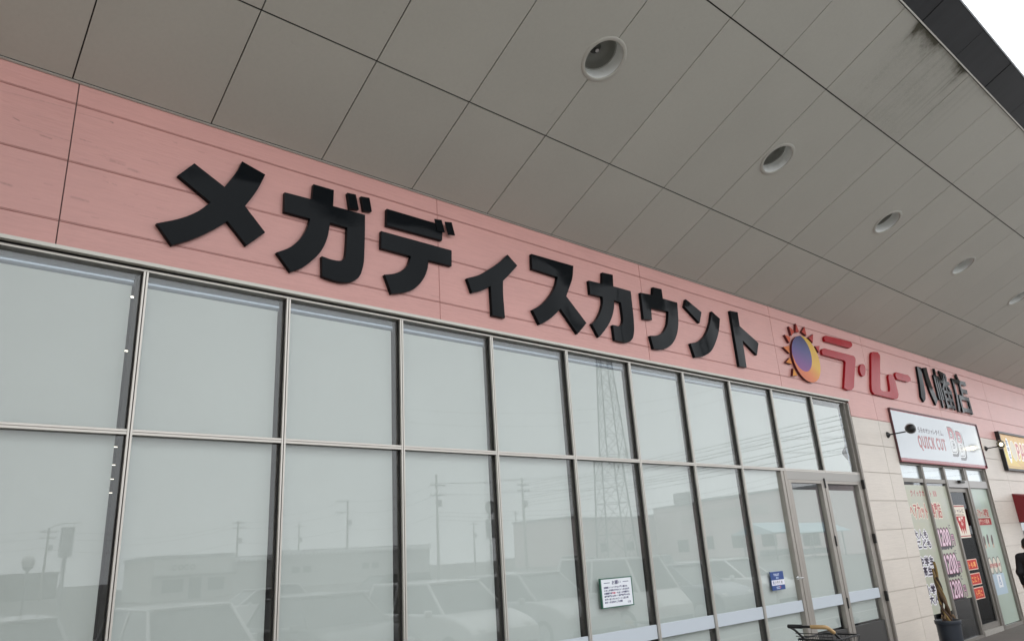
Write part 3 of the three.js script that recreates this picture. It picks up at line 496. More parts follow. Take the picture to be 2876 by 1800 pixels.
// ---------------------------------------------------------------- lettering drawn with strokes
const GL = {
  'ク': [[[40, 5], [15, 45]], [[35, 25], [80, 25], [60, 70], [25, 98]]], 'イ': [[[75, 5], [15, 55]], [[50, 38], [50, 98]]], 'ッ': [[[20, 40], [28, 60]], [[45, 35], [52, 55]], [[80, 38], [70, 75], [40, 95]]],
  'カ': [[[10, 30], [85, 30], [78, 90], [60, 85]], [[45, 5], [42, 50], [12, 95]]], 'ト': [[[40, 5], [40, 98]], [[40, 40], [80, 62]]], 'ヘ': [[[5, 60], [35, 25], [95, 80]]], 'ア': [[[10, 15], [88, 15], [58, 48]], [[48, 35], [45, 65], [20, 95]]],
  '専': [[[10, 15], [90, 15]], [[50, 3], [50, 55]], [[22, 28], [78, 28], [78, 52], [22, 52], [22, 28]], [[22, 40], [78, 40]], [[5, 66], [95, 66]], [[68, 58], [68, 95], [55, 90]], [[28, 76], [40, 88]]],
  '門': [[[12, 5], [12, 98]], [[12, 5], [42, 5], [42, 38], [12, 38]], [[12, 20], [42, 20]], [[58, 5], [88, 5], [88, 98]], [[58, 5], [58, 38], [88, 38]], [[58, 20], [88, 20]]],
  '店': [[[50, 2], [50, 14]], [[12, 15], [92, 15]], [[14, 15], [12, 60], [3, 95]], [[55, 24], [55, 55]], [[55, 38], [88, 38]], [[30, 58], [85, 58], [85, 95], [30, 95], [30, 58]]],
  '5': [[[80, 8], [30, 8], [25, 45], [60, 40], [82, 60], [70, 90], [22, 90]]], '分': [[[40, 5], [8, 50]], [[60, 5], [95, 50]], [[25, 52], [78, 52], [72, 95], [58, 90]], [[45, 52], [20, 98]]],
  'の': [[[52, 25], [40, 80], [18, 75], [20, 40], [50, 20], [82, 35], [85, 65], [58, 92]]], 'オ': [[[8, 30], [92, 30]], [[62, 5], [62, 95], [45, 88]], [[58, 32], [12, 82]]], 'シ': [[[18, 15], [38, 28]], [[10, 42], [30, 55]], [[12, 92], [55, 75], [90, 25]]],
  'ャ': [[[15, 50], [85, 40], [70, 65]], [[38, 30], [52, 98]]], 'レ': [[[25, 5], [25, 92], [88, 50]]], 'タ': [[[40, 5], [12, 50]], [[35, 22], [82, 22], [62, 70], [25, 98]], [[30, 45], [65, 65]]], 'ム': [[[45, 8], [15, 85], [85, 80]], [[65, 50], [92, 95]]], '、': [[[10, 70], [28, 92]]],
  '円': [[[12, 10], [12, 98]], [[12, 10], [88, 10], [88, 95], [75, 92]], [[12, 50], [88, 50]], [[50, 10], [50, 50]]], 'に': [[[18, 10], [14, 60], [20, 95]], [[45, 28], [85, 25]], [[45, 60], [48, 85], [88, 85]]],
  'お': [[[8, 30], [65, 28]], [[35, 5], [35, 88], [15, 88], [10, 70], [50, 48], [85, 60], [85, 80], [65, 95]], [[75, 15], [92, 28]]], 'い': [[[18, 20], [22, 75], [38, 68]], [[70, 25], [85, 65]]],
  '願': [[[5, 8], [45, 8]], [[10, 8], [8, 95]], [[18, 25], [42, 25], [42, 50], [18, 50], [18, 25]], [[30, 50], [30, 95]], [[18, 62], [12, 85]], [[40, 62], [46, 85]], [[52, 8], [98, 8]], [[58, 22], [92, 22], [92, 75], [58, 75], [58, 22]], [[58, 40], [92, 40]], [[58, 58], [92, 58]], [[65, 75], [52, 97]], [[85, 75], [98, 97]]],
  '大': [[[8, 35], [92, 35]], [[50, 5], [48, 45], [8, 97]], [[50, 45], [92, 97]]], '人': [[[50, 8], [45, 50], [8, 97]], [[48, 40], [92, 97]]], '学': [[[20, 5], [28, 20]], [[48, 2], [52, 18]], [[80, 5], [70, 20]], [[8, 42], [8, 28], [92, 28], [92, 42]], [[28, 45], [72, 45], [52, 60]], [[8, 68], [92, 68]], [[52, 58], [52, 95], [38, 92]]],
  '生': [[[28, 10], [12, 45]], [[20, 30], [85, 30]], [[50, 5], [50, 92]], [[20, 58], [82, 58]], [[5, 93], [95, 93]]], '小': [[[50, 5], [50, 95], [35, 90]], [[25, 35], [8, 70]], [[75, 35], [93, 70]]], '中': [[[15, 25], [85, 25], [85, 62], [15, 62], [15, 25]], [[50, 5], [50, 98]]],
  '高': [[[50, 2], [50, 12]], [[8, 14], [92, 14]], [[30, 24], [70, 24], [70, 40], [30, 40], [30, 24]], [[12, 97], [12, 50], [88, 50], [88, 97]], [[34, 62], [66, 62], [66, 85], [34, 85], [34, 62]]],
  'も': [[[15, 35], [70, 32]], [[12, 58], [68, 55]], [[42, 5], [38, 80], [55, 95], [82, 85], [85, 62]]], 'こ': [[[20, 22], [75, 20], [60, 32]], [[20, 62], [25, 88], [85, 86]]], 'ど': [[[35, 8], [42, 42]], [[78, 25], [22, 60], [25, 88], [80, 90]], [[78, 5], [84, 16]], [[90, 2], [96, 13]]],
  'B': [[[15, 5], [15, 95], [65, 95], [85, 72], [62, 50], [15, 50]], [[15, 5], [60, 5], [78, 27], [60, 50]]],
};
const KANJIISH = ['専', '門', '店', '願', '高', '学', '生', '分', '円', 'の', 'に', 'カ', 'ト', 'い', 'お', 'シ', 'も', 'こ', '中', '大'];
function word(c, text, x, y, w, h, color, lw, step) {    // strokes of TEXT from the upper left corner, glyphs w by h
  c.strokeStyle = color; c.lineWidth = lw; c.lineCap = 'round'; c.lineJoin = 'round';
  [...text].forEach((ch, k) => { for (const p of GL[ch] ?? []) { c.beginPath(); p.forEach(([px, py], i) => c[i ? 'lineTo' : 'moveTo'](x + k * (step ?? w * 1.08) + px / 100 * w, y + py / 100 * h)); c.stroke(); } });
}
function smallText(c, seed, x, y, n, w, h, color, lw) { const r = rng(seed); word(c, Array.from({ length: n }, () => KANJIISH[Math.floor(r() * KANJIISH.length)]).join(''), x, y, w, h, color, lw); }
function board(parent, name, x0, x1, y0, y1, z0, z1, face, side) {   // a flat printed board, its print on the front only
  const b = new THREE.BoxGeometry(x1 - x0, y1 - y0, z1 - z0); b.translate((x0 + x1) / 2, (y0 + y1) / 2, (z0 + z1) / 2);
  const m = new THREE.Mesh(b, [side, side, side, side, face, side]); m.name = name; m.castShadow = m.receiveShadow = true; parent.add(m); return m;
}

// ---------------------------------------------------------------- salon sign, food sign, lamps
{
  const t = thing('salon_sign', 'white hair salon signboard with red lettering and red stripes in a dark frame', 'sign', [13.27, 3.008, 0]);
  const X0 = 13.27, Y0 = 3.008, L = 4.335, H = 0.925, face = canvasTex(2048, 420, (c, w, h) => {
    c.fillStyle = '#e9edf2'; c.fillRect(0, 0, w, h); c.fillStyle = '#a5192f'; c.fillRect(0, 0, w, h * 0.022); c.fillRect(0, h * 0.945, w, h * 0.055);
    const X = x => (x - X0) / L * w, Y = y => (1 - (y - Y0) / H) * h;
    word(c, '5分のオシャレタイム、', X(14.33), Y(3.675), 54, 44, '#3a1c30', 8.5, 57);
    c.save(); c.translate(X(14.22), Y(3.285)); c.scale(1.78, 2.05); c.fillStyle = '#a3101f'; c.font = 'bold 68px sans-serif'; c.fillText('QUICK CUT', 0, 0); c.lineWidth = 3; c.strokeStyle = '#a3101f'; c.strokeText('QUICK CUT', 0, 0); c.restore();
    // the double letter mark
    for (const [x, s] of [[15.80, 0.01], [16.20, 0.07]]) {
      c.save(); c.translate(X(x), Y(3.28 - s)); c.scale(1.75, 1.95); c.font = 'bold 168px sans-serif'; c.lineJoin = 'miter';
      c.lineWidth = 26; c.strokeStyle = '#23242a'; c.strokeText('B', 6, 8); c.lineWidth = 16; c.strokeStyle = '#ffffff'; c.strokeText('B', 0, 0);
      const g = c.createLinearGradient(0, -120, 0, 0); g.addColorStop(0, '#c0303c'); g.addColorStop(0.45, '#d99aa0'); g.addColorStop(0.5, '#ffffff'); g.addColorStop(1, '#f4f6f8'); c.fillStyle = g; c.fillText('B', 0, 0);
      c.lineWidth = 4; c.strokeStyle = '#2b2b31'; c.strokeText('B', 0, 0); c.restore();
    }
  });
  board(t, 'face', 0.016, L - 0.03, 0.008, H - 0.022, 0.014, 0.03, phys([0.64, 0.66, 0.66], 0.12, { map: face }), redSide);
  const frame = std([0.10, 0.035, 0.04], 0.4);
  part(t, 'frame_top', rbox(0, L, H - 0.021, H, 0.002, 0.046, 0.003), frame); part(t, 'frame_side', rbox(0, 0.0155, 0, H - 0.0215, 0.002, 0.04, 0.003), frame); part(t, 'frame_side', rbox(L - 0.029, L, 0, H - 0.0215, 0.002, 0.05, 0.003), frame);
  part(t, 'frame_bottom', rbox(0.016, L - 0.0295, -0.012, 0.0075, 0.002, 0.04, 0.003), std([0.30, 0.03, 0.045], 0.4));
  part(t, 'lining', box(0.03, L - 0.03, 0.009, H - 0.031, 0.002, 0.0135), darkMetal);
}
{
  const t = thing('food_stall_sign', 'yellow and orange signboard with red lettering in a black frame', 'sign', [18.82, 2.998, 0]);
  const L = 3.4, H = 0.866, face = canvasTex(1024, 256, (c, w, h) => {
    let g = c.createLinearGradient(0, 0, 0, h); g.addColorStop(0, '#dda32c'); g.addColorStop(0.3, '#e6bd34'); g.addColorStop(0.65, '#ecd832'); g.addColorStop(1, '#dcae34'); c.fillStyle = g; c.fillRect(0, 0, w, h);
    c.lineWidth = 6; c.strokeStyle = 'rgba(190,110,30,0.6)'; for (let i = 0; i < 18; i++) { c.beginPath(); c.moveTo(w * 0.5, h * 1.2); c.lineTo(w * (i / 17 * 1.6 - 0.3), -20); c.stroke(); }
    c.fillStyle = '#ffffff'; c.beginPath(); c.ellipse(130, 120, 36, 96, 0.12, 0, 7); c.fill();
    smallText(c, 3, 104, 40, 1, 44, 44, '#33466e', 8); smallText(c, 4, 108, 92, 1, 42, 42, '#33466e', 8); smallText(c, 6, 112, 142, 1, 38, 38, '#33466e', 8);
    c.lineWidth = 10; c.strokeStyle = '#fff6dd'; c.beginPath(); c.ellipse(240, 118, 52, 74, 0, 0, 7); c.stroke(); c.fillStyle = '#d9cdb4'; c.fill();
    c.save(); c.translate(300, 176); c.scale(1.1, 1.25); c.font = 'bold 132px sans-serif'; c.lineWidth = 22; c.lineJoin = 'round'; c.strokeStyle = '#fbeedd'; c.strokeText('PAKU', 0, 0); c.fillStyle = '#c2362c'; c.fillText('PAKU', 0, 0); c.restore();
    c.fillStyle = '#b98a20'; c.fillRect(0, h * 0.93, w, 6);
  });
  board(t, 'face', 0.05, L - 0.05, 0.05, H - 0.05, 0.02, 0.06, phys([0.92, 0.92, 0.92], 0.3, { map: face }), blackPaint);
  part(t, 'frame_top', rbox(0, L, H - 0.049, H, 0.002, 0.085, 0.004), blackPaint); part(t, 'frame_bottom', rbox(0, L, 0, 0.049, 0.002, 0.085, 0.004), blackPaint);
  part(t, 'frame_side', rbox(0, 0.049, 0.0495, H - 0.0495, 0.002, 0.084, 0.004), blackPaint); part(t, 'frame_side', rbox(L - 0.049, L, 0.0495, H - 0.0495, 0.002, 0.084, 0.004), blackPaint);
  part(t, 'lining', box(0.05, L - 0.05, 0.0505, H - 0.0505, 0.002, 0.019), darkMetal);
}
function signLamp(x, y, z, label, lit) {
  const t = thing('sign_lamp', label, 'lamp', [x, y, 0], 'lamps on arms beside the signboards');
  part(t, 'wall_plate', new THREE.LatheGeometry([[0.0, 0.045], [0.02, 0.043], [0.045, 0.02], [0.055, 0.004], [0.055, 0.0]].map(p => new THREE.Vector2(...p)), 24).rotateX(Math.PI / 2).translate(0, 0, 0.001), blackPaint);
  part(t, 'arm', tube([[0, 0, 0.03], [0, 0.004, z * 0.5], [0.0, 0.012, z - 0.06], [0.0, 0.03, z - 0.03]], 0.011, 8), blackPaint);
  const head = new THREE.Group(); head.name = 'lamp_head'; head.position.set(0, 0.045, z); const aim = V(lit ? -1 : 1, lit ? -0.02 : -0.1, lit ? -0.28 : -0.45).normalize(); head.quaternion.setFromUnitVectors(V(0, 0, 1), aim); head.scale.setScalar(0.82); t.add(head);
  part(head, 'shade', new THREE.LatheGeometry([[0.03, -0.09], [0.06, -0.085], [0.082, -0.05], [0.088, 0.0], [0.096, 0.012], [0.092, 0.014], [0.084, 0.004], [0.076, -0.046], [0.055, -0.075], [0.0, -0.08]].map(p => new THREE.Vector2(...p)), 28).rotateX(Math.PI / 2), blackPaint);
  part(head, 'ring', new THREE.TorusGeometry(0.105, 0.007, 8, 32).translate(0, 0, 0.0), chrome);
  part(head, 'lens', new THREE.SphereGeometry(0.044, 20, 14).scale(1, 1, 0.7).translate(0, 0, -0.02), new THREE.MeshStandardMaterial({ color: 0xffffff, emissive: 0xfff3cf, emissiveIntensity: lit ? 2.4 : 0.6, roughness: 0.3 }));
  if (lit) { const l = new THREE.SpotLight(0xffefc4, 0.22, 0, 0.9, 0.6); l.castShadow = true; l.position.set(0, 0.045, z); const d = aim; l.position.addScaledVector(d, 0.05); l.target.position.copy(l.position).addScaledVector(d, 2); t.add(l, l.target); }
  return t;
}
signLamp(13.03, 3.44, 0.39, 'black round sign lamp on an arm left of the white salon sign', false);
signLamp(17.93, 3.44, 0.30, 'lit round sign lamp on a black arm beside the yellow sign', true);

// ---------------------------------------------------------------- salon front
{
  const t = thing('hair_salon_facade', 'aluminium framed hair salon front with sliding door and pale printed window films', 'shop front');
  const z0 = -0.05, zg = -0.075;
  const posts = [[13.265, 13.32], [14.255, 14.315], [15.305, 15.375], [16.37, 16.50], [17.515, 17.585]];
  posts.forEach(([a, b], k) => part(t, 'post', merge([rbox(a, (a + b) / 2 - 0.002, 0, 2.995, -0.15, z0 + 0.02, 0.003), rbox((a + b) / 2 + 0.002, b, 0, 2.995, -0.15, z0 + 0.02 + (k % 2 ? 0.004 : 0), 0.003)]), aluDark));
  part(t, 'head_frame', box(13.32, 17.515, 2.965, 2.995, -0.15, z0 + 0.01), aluDark);
  part(t, 'sill', box(13.265, 15.305, 0.0, 0.04, -0.15, z0 + 0.025), aluDark); part(t, 'sill', box(16.50, 17.585, 0.0, 0.06, -0.15, z0 + 0.026), aluDark);
  part(t, 'threshold', box(15.376, 16.369, 0.0, 0.085, -0.16, z0 + 0.028), alu);
  for (const [a, b] of [[13.32, 14.255], [14.315, 15.305]]) part(t, 'transom', box(a, b, 2.665, 2.735, -0.12, z0 + 0.008), aluDark);
  const hd = part(t, 'door_operator', box(15.376, 17.514, 2.60, 2.74, -0.14, z0 + 0.022), std([0.36, 0.345, 0.33], 0.4, { metalness: 0.4 }));
  part(hd, 'sensor', rbox(15.86, 16.10, 2.68, 2.735, z0 + 0.0225, z0 + 0.085, 0.015), blackPaint);
  const upper = std([0.66, 0.70, 0.76], 0.5);
  for (const [a, b] of [[13.32, 14.255], [14.315, 15.305], [15.375, 16.37], [16.50, 17.515]]) { const p = part(t, 'upper_pane', metreUV(box(a, b, 2.74, 2.965, zg - 0.003, zg + 0.003), a, 0), glass); part(p, 'backing_sheet', box(a, b, 2.74, 2.965, -0.10, -0.096), upper); }
  for (const [a, b] of [[13.32, 14.255], [14.315, 15.305]]) part(t, 'lower_pane', metreUV(box(a, b, 0.04, 2.665, zg - 0.003, zg + 0.003), a, 0), darkGlass);
  part(t, 'side_pane', metreUV(box(16.50, 17.515, 0.06, 2.60, zg - 0.003, zg + 0.003), 1, 0), darkGlass);
  // films on the inner face of the panes
  const film = (x0, x1, y0, y1, w, draw) => { const L = x1 - x0, H = y1 - y0, tx = canvasTex(w, Math.round(w * H / L), (c, cw, ch) => { const X = x => (x - x0) / L * cw, Y = y => (1 - (y - y0) / H) * ch, S = m => m / L * cw; draw(c, cw, ch, X, Y, S); }); return board(t, 'window_film', x0, x1, y0, y1, zg + 0.0045, zg + 0.0065, phys([0.86, 0.86, 0.86], 0.3, { map: tx }), whitePaint); };
  const paper = (c, w, h, seed) => { c.fillStyle = '#bcbdaa'; c.fillRect(0, 0, w, h); const r = rng(seed); for (let i = 0; i < 40; i++) { c.fillStyle = `rgba(${170 + r() * 50},${172 + r() * 50},${150 + r() * 50},0.10)`; c.fillRect(r() * w, r() * h, r() * w * 0.6, r() * h * 0.2); } };
  const block = (c, text, x, y, w, h, fill, edge, lw) => { word(c, text, x, y, w, h, edge, lw * 2.4); word(c, text, x, y, w, h, fill, lw); };
  film(13.322, 14.253, 0.535, 2.62, 512, (c, w, h, X, Y, S) => {
    paper(c, w, h, 1);
    word(c, 'クイックカ', X(13.62), Y(2.53), S(0.105), S(0.10), '#a8282c', 9, S(0.125));
    block(c, 'ヘアカット', X(13.45), Y(2.305), S(0.14), S(0.25), '#b01f1a', '#e9dfc8', 14);
    for (const [y, a, b] of [[1.86, '大人も', 'こども'], [1.425, '中学生', '高生も'], [0.985, '小学生', '大人も']]) { block(c, a, X(13.36), Y(y), S(0.19), S(0.14), '#241030', '#f8f4fa', 14); block(c, b, X(13.42), Y(y - 0.155), S(0.19), S(0.14), '#241030', '#f8f4fa', 14); }
  });
  film(14.317, 15.303, 0.665, 2.62, 512, (c, w, h, X, Y, S) => {
    paper(c, w, h, 2);
    word(c, 'ット', X(14.34), Y(2.53), S(0.10), S(0.10), '#a8282c', 9); c.font = `bold ${S(0.13)}px sans-serif`; c.fillStyle = '#b23c40'; c.fillText('BB', X(14.62), Y(2.43));
    block(c, '専門店', X(14.37), Y(2.305), S(0.145), S(0.25), '#b01f1a', '#e9dfc8', 14);
    for (const [y0, y1] of [[1.835, 1.57], [1.395, 1.105], [0.96, 0.70]]) {
      const hgt = S(y0 - y1); c.save(); c.translate(X(14.38), Y(y1)); c.scale(1.04, 1.62); c.font = `bold ${hgt * 0.92}px sans-serif`; c.lineJoin = 'round';
      c.lineWidth = 30; c.strokeStyle = '#2a1c2e'; c.strokeText('1200', 6, 5); c.lineWidth = 14; c.strokeStyle = '#7a2f52'; c.strokeText('1200', 0, 0); c.fillStyle = '#f6d6e4'; c.fillText('1200', 0, 0); c.restore();
      word(c, '円', X(15.0), Y(y1 + 0.19), S(0.13), S(0.19), '#2a1c2e', 24); word(c, '円', X(15.0), Y(y1 + 0.19), S(0.13), S(0.19), '#d79ab5', 10);
      c.fillStyle = '#17141c'; c.fillRect(X(14.42), Y(y1 - 0.012), S(0.62), S(0.022)); word(c, 'に', X(14.97), Y(y0 + 0.10), S(0.11), S(0.085), '#3a3348', 7);
    }
  });
  film(16.502, 17.513, 0.07, 2.595, 512, (c, w, h, X, Y, S) => {
    c.fillStyle = '#b4c2b4'; c.fillRect(0, 0, w, h); const r = rng(8); for (let i = 0; i < 30; i++) { c.fillStyle = `rgba(${180 + r() * 40},${195 + r() * 40},${185 + r() * 40},0.10)`; c.fillRect(r() * w, r() * h, r() * w * 0.6, r() * h * 0.2); }
    block(c, 'ヘアカット専門店', X(16.58), Y(2.19), S(0.085), S(0.15), '#a81f1c', '#e6e2d2', 9);
    c.fillStyle = '#b1262c'; c.fillRect(X(16.54), Y(2.015), S(0.80), S(0.13)); smallText(c, 12, X(16.60), Y(1.995), 6, S(0.10), S(0.09), '#efd9c8', 5);
    for (const [x, y, a] of [[16.68, 1.60, 0.6], [16.88, 1.62, 0.9], [17.12, 1.60, 1]]) { c.fillStyle = '#c9a184'; c.fillRect(X(x) - S(0.035), Y(y), S(0.07), S(0.15)); c.fillStyle = '#4a2c20'; c.beginPath(); c.ellipse(X(x), Y(y), S(0.055), S(0.07) * (1 + a * 0.4), 0.3, 0, 7); c.fill(); c.fillRect(X(x) - S(0.05), Y(y), S(0.025), S(0.10)); }
    c.lineWidth = 9; c.strokeStyle = '#3b2f2a'; for (let i = 0; i < 3; i++) { c.fillStyle = '#e4dccb'; c.beginPath(); c.ellipse(X(16.69 + i * 0.235), Y(1.125), S(0.105), S(0.15), 0, 0, 7); c.fill(); c.stroke(); }
    smallText(c, 15, X(16.60), Y(1.16), 7, S(0.085), S(0.075), '#b5352f', 7);
    c.fillStyle = '#bcd0de'; c.fillRect(X(16.56), Y(0.97), S(0.72), S(0.38));
    c.fillStyle = '#f2f5f8'; c.fillRect(X(16.85), Y(0.945), S(0.26), S(0.23)); c.fillStyle = '#2d62a6'; c.beginPath(); c.ellipse(X(16.98), Y(0.90), S(0.022), S(0.022), 0, 0, 7); c.fill(); c.fillRect(X(16.965), Y(0.88), S(0.03), S(0.07)); c.lineWidth = 7; c.strokeStyle = '#2d62a6'; c.beginPath(); c.ellipse(X(16.985), Y(0.805), S(0.045), S(0.04), 0, 0, 5); c.stroke();
  });
  // the sliding door leaf, standing dark against the unlit room
  const d = part(t, 'sliding_door', merge([rbox(15.376, 15.425, 0.09, 2.59, -0.112, z0 - 0.012, 0.003), rbox(16.30, 16.369, 0.09, 2.59, -0.112, z0 - 0.012, 0.003), box(15.425, 16.30, 2.515, 2.59, -0.11, z0 - 0.014), box(15.425, 16.30, 0.09, 0.18, -0.11, z0 - 0.014)]), aluDark);
  part(d, 'pane', box(15.425, 16.30, 0.18, 2.515, -0.092, -0.087), doorGlass);
  const poster = canvasTex(256, 300, (c, w, h) => {
    c.fillStyle = '#e6dccb'; c.fillRect(0, 0, w, h); c.fillStyle = '#a8474a'; c.fillRect(0, 6, w, 10); c.fillRect(0, h - 20, w, 9); word(c, 'シャレに', 20, 34, 48, 38, '#6d5560', 6); smallText(c, 21, 34, 84, 8, 20, 12, '#7a5c50', 3);
    c.fillStyle = '#b32c30'; c.beginPath(); c.moveTo(20, 104); c.lineTo(226, 104); c.lineTo(170, 268); c.lineTo(150, 210); c.lineTo(128, 272); c.lineTo(104, 210); c.lineTo(84, 262); c.closePath(); c.fill();
    word(c, '専門', 66, 112, 52, 38, '#f3e3d6', 6); word(c, '分', 100, 156, 50, 36, '#f3e3d6', 6);
  });
  board(d, 'poster', 15.46, 16.06, 1.675, 2.275, -0.0865, -0.0845, paperMat(poster), whitePaint);
  const plaque = s => canvasTex(192, 80, (c, w, h) => { c.fillStyle = '#e8c7b4'; c.fillRect(0, 0, w, h); c.fillStyle = '#c3271f'; c.fillRect(7, 6, w - 14, h - 12); smallText(c, s, 20, 20, 3, 46, 42, '#f0a35c', 7); });
  [[15.465, 16.02, 1.105, 1.293], [15.48, 16.02, 0.842, 1.047], [15.51, 16.01, 0.597, 0.802]].forEach(([a, b, y0, y1], k) => board(d, 'price_plate', a, b, y0, y1, -0.0865, -0.083, paperMat(plaque(40 + k)), whitePaint));
  // a red chair and low counter inside the room
  const chair = thing('salon_chair', 'red upholstered chair behind the salon window glass', 'chair', [14.75, 0, -1.0]);
  part(chair, 'seat', rbox(-0.25, 0.25, 0.38, 0.5, -0.25, 0.25, 0.04), std([0.35, 0.03, 0.05], 0.5)); part(chair, 'backrest', rbox(-0.25, 0.25, 0.52, 0.95, -0.27, -0.18, 0.03), std([0.35, 0.03, 0.05], 0.5));
  for (const sx of [-1, 1]) for (const sz of [-1, 1]) part(chair, 'leg', bar([sx * 0.2, 0, sz * 0.2], [sx * 0.2, 0.38, sz * 0.2], 0.015), chrome);
}
// ---------------------------------------------------------------- food stall: counter window and awning
{
  const t = thing('stall_awning', 'dark red fabric awning over the food stall window at the right edge', 'awning', [18.87, 1.9, 0]);
  const cloth = std([0.20, 0.012, 0.016], 0.7, { map: blindWeave }), L = 3.2;
  part(t, 'side_panel', (() => { const s = new THREE.Shape(); s.moveTo(0.002, -0.0); s.lineTo(0.002, 0.592); s.lineTo(0.85, 0.34); s.lineTo(0.85, 0.0); s.closePath(); return metreUV(new THREE.ExtrudeGeometry(s, { depth: 0.006, bevelEnabled: false }).rotateY(-Math.PI / 2).translate(0.006, 0, 0)); })(), cloth);
  part(t, 'side_panel', (() => { const s = new THREE.Shape(); s.moveTo(0.002, -0.0); s.lineTo(0.002, 0.592); s.lineTo(0.85, 0.34); s.lineTo(0.85, 0.0); s.closePath(); return metreUV(new THREE.ExtrudeGeometry(s, { depth: 0.006, bevelEnabled: false }).rotateY(-Math.PI / 2).translate(L, 0, 0)); })(), cloth);
  const top = box(0, L, -0.003, 0.003, 0, 0.889); top.rotateX(0.288); top.translate(0, 0.600, 0.002); part(t, 'canopy', metreUV(top), cloth);
  part(t, 'valance', metreUV(box(0, L, 0.0, 0.34, 0.852, 0.858)), cloth);
  part(t, 'frame', merge([bar([0.02, 0.585, 0.012], [L - 0.02, 0.585, 0.012], 0.009), bar([0.02, 0.33, 0.84], [L - 0.02, 0.33, 0.84], 0.01)]), alu);
  const s = thing('stall_window', 'counter window of the food stall beneath the red awning', 'window', [18.95, 0.95, 0]);
  part(s, 'frame', merge([box(0, 2.95, 0, 0.06, -0.15, -0.03), box(0, 2.95, 1.19, 1.25, -0.15, -0.03), box(0, 0.06, 0.06, 1.19, -0.15, -0.03), box(2.89, 2.95, 0.06, 1.19, -0.15, -0.03)]), aluDark);
  part(s, 'pane', box(0.06, 2.89, 0.06, 1.19, -0.08, -0.074), darkGlass);
  part(s, 'counter', rbox(0.0, 2.95, -0.04, -0.002, 0.001, 0.35, 0.006), whitePaint);
}
// ---------------------------------------------------------------- notices on the window wall
{
  const t = thing('notice_board', 'white framed notice with green edge and small text on the window', 'notice', [5.571, 1.303, ZG + 0.0035]);
  const tx = canvasTex(512, 304, (c, w, h) => {
    c.fillStyle = '#eef1f6'; c.fillRect(0, 0, w, h); c.fillStyle = '#3a3a62'; c.fillRect(44, 38, 100, 7); c.fillRect(366, 38, 100, 7); word(c, 'お願い', 176, 20, 50, 44, '#33305a', 6);
    const n = [15, 16, 16, 16, 15, 11]; n.forEach((k, i) => smallText(c, 60 + i, 36, 82 + i * 32, k, 25, 21, '#39355f', 4)); c.save(); c.fillStyle = '#eef1f6'; c.fillRect(162, 144, 92, 26); c.restore(); smallText(c, 77, 164, 146, 3, 26, 22, '#c0305a', 4.5); smallText(c, 78, 420, 258, 2, 26, 22, '#39355f', 4);
  });
  board(t, 'sheet', 0.012, 0.462, 0.010, 0.268, 0.006, 0.020, phys([0.88, 0.88, 0.88], 0.3, { map: tx }), whitePaint);
  const green = std([0.035, 0.13, 0.085], 0.4);
  part(t, 'frame', merge([rbox(0, 0.474, 0, 0.0095, 0, 0.024, 0.002), rbox(0, 0.474, 0.2685, 0.278, 0, 0.024, 0.002), rbox(0, 0.0115, 0.01, 0.268, 0, 0.0235, 0.002), rbox(0.4625, 0.474, 0.01, 0.268, 0, 0.0235, 0.002)]), green);
  part(t, 'backing', box(0.012, 0.462, 0.010, 0.268, 0, 0.0055), green);
  const s = thing('toilet_sign', 'small blue toilet sign with a white band and red arrow on the window', 'sign', [8.70, 1.246, ZG + 0.0035]);
  const ts = canvasTex(256, 186, (c, w, h) => { c.fillStyle = '#1f4486'; c.fillRect(0, 0, w, h); c.fillStyle = '#e6ebf6'; c.font = 'bold 34px sans-serif'; c.fillText('TOILET', 58, 44); word(c, 'おの', 100, 54, 24, 20, '#cfe0f4', 4); c.fillStyle = '#e8e6f0'; c.fillRect(0, 84, w, 54); word(c, 'お', 22, 92, 34, 36, '#555b88', 5); word(c, 'シタイの', 64, 92, 36, 36, '#666', 5); c.fillStyle = '#d0d8ea'; c.fillRect(80, 152, 80, 7); c.fillRect(80, 168, 70, 6); c.fillStyle = '#b6566e'; c.beginPath(); c.moveTo(150, 142); c.lineTo(176, 158); c.lineTo(150, 176); c.fill(); });
  board(s, 'plate', 0.0, 0.305, 0.0, 0.218, 0.004, 0.016, phys([0.9, 0.9, 0.9], 0.3, { map: ts }), std([0.05, 0.1, 0.25], 0.4));
  part(s, 'fixing_pad', box(0.1, 0.2, 0.06, 0.16, 0, 0.0038), blackPaint);
}
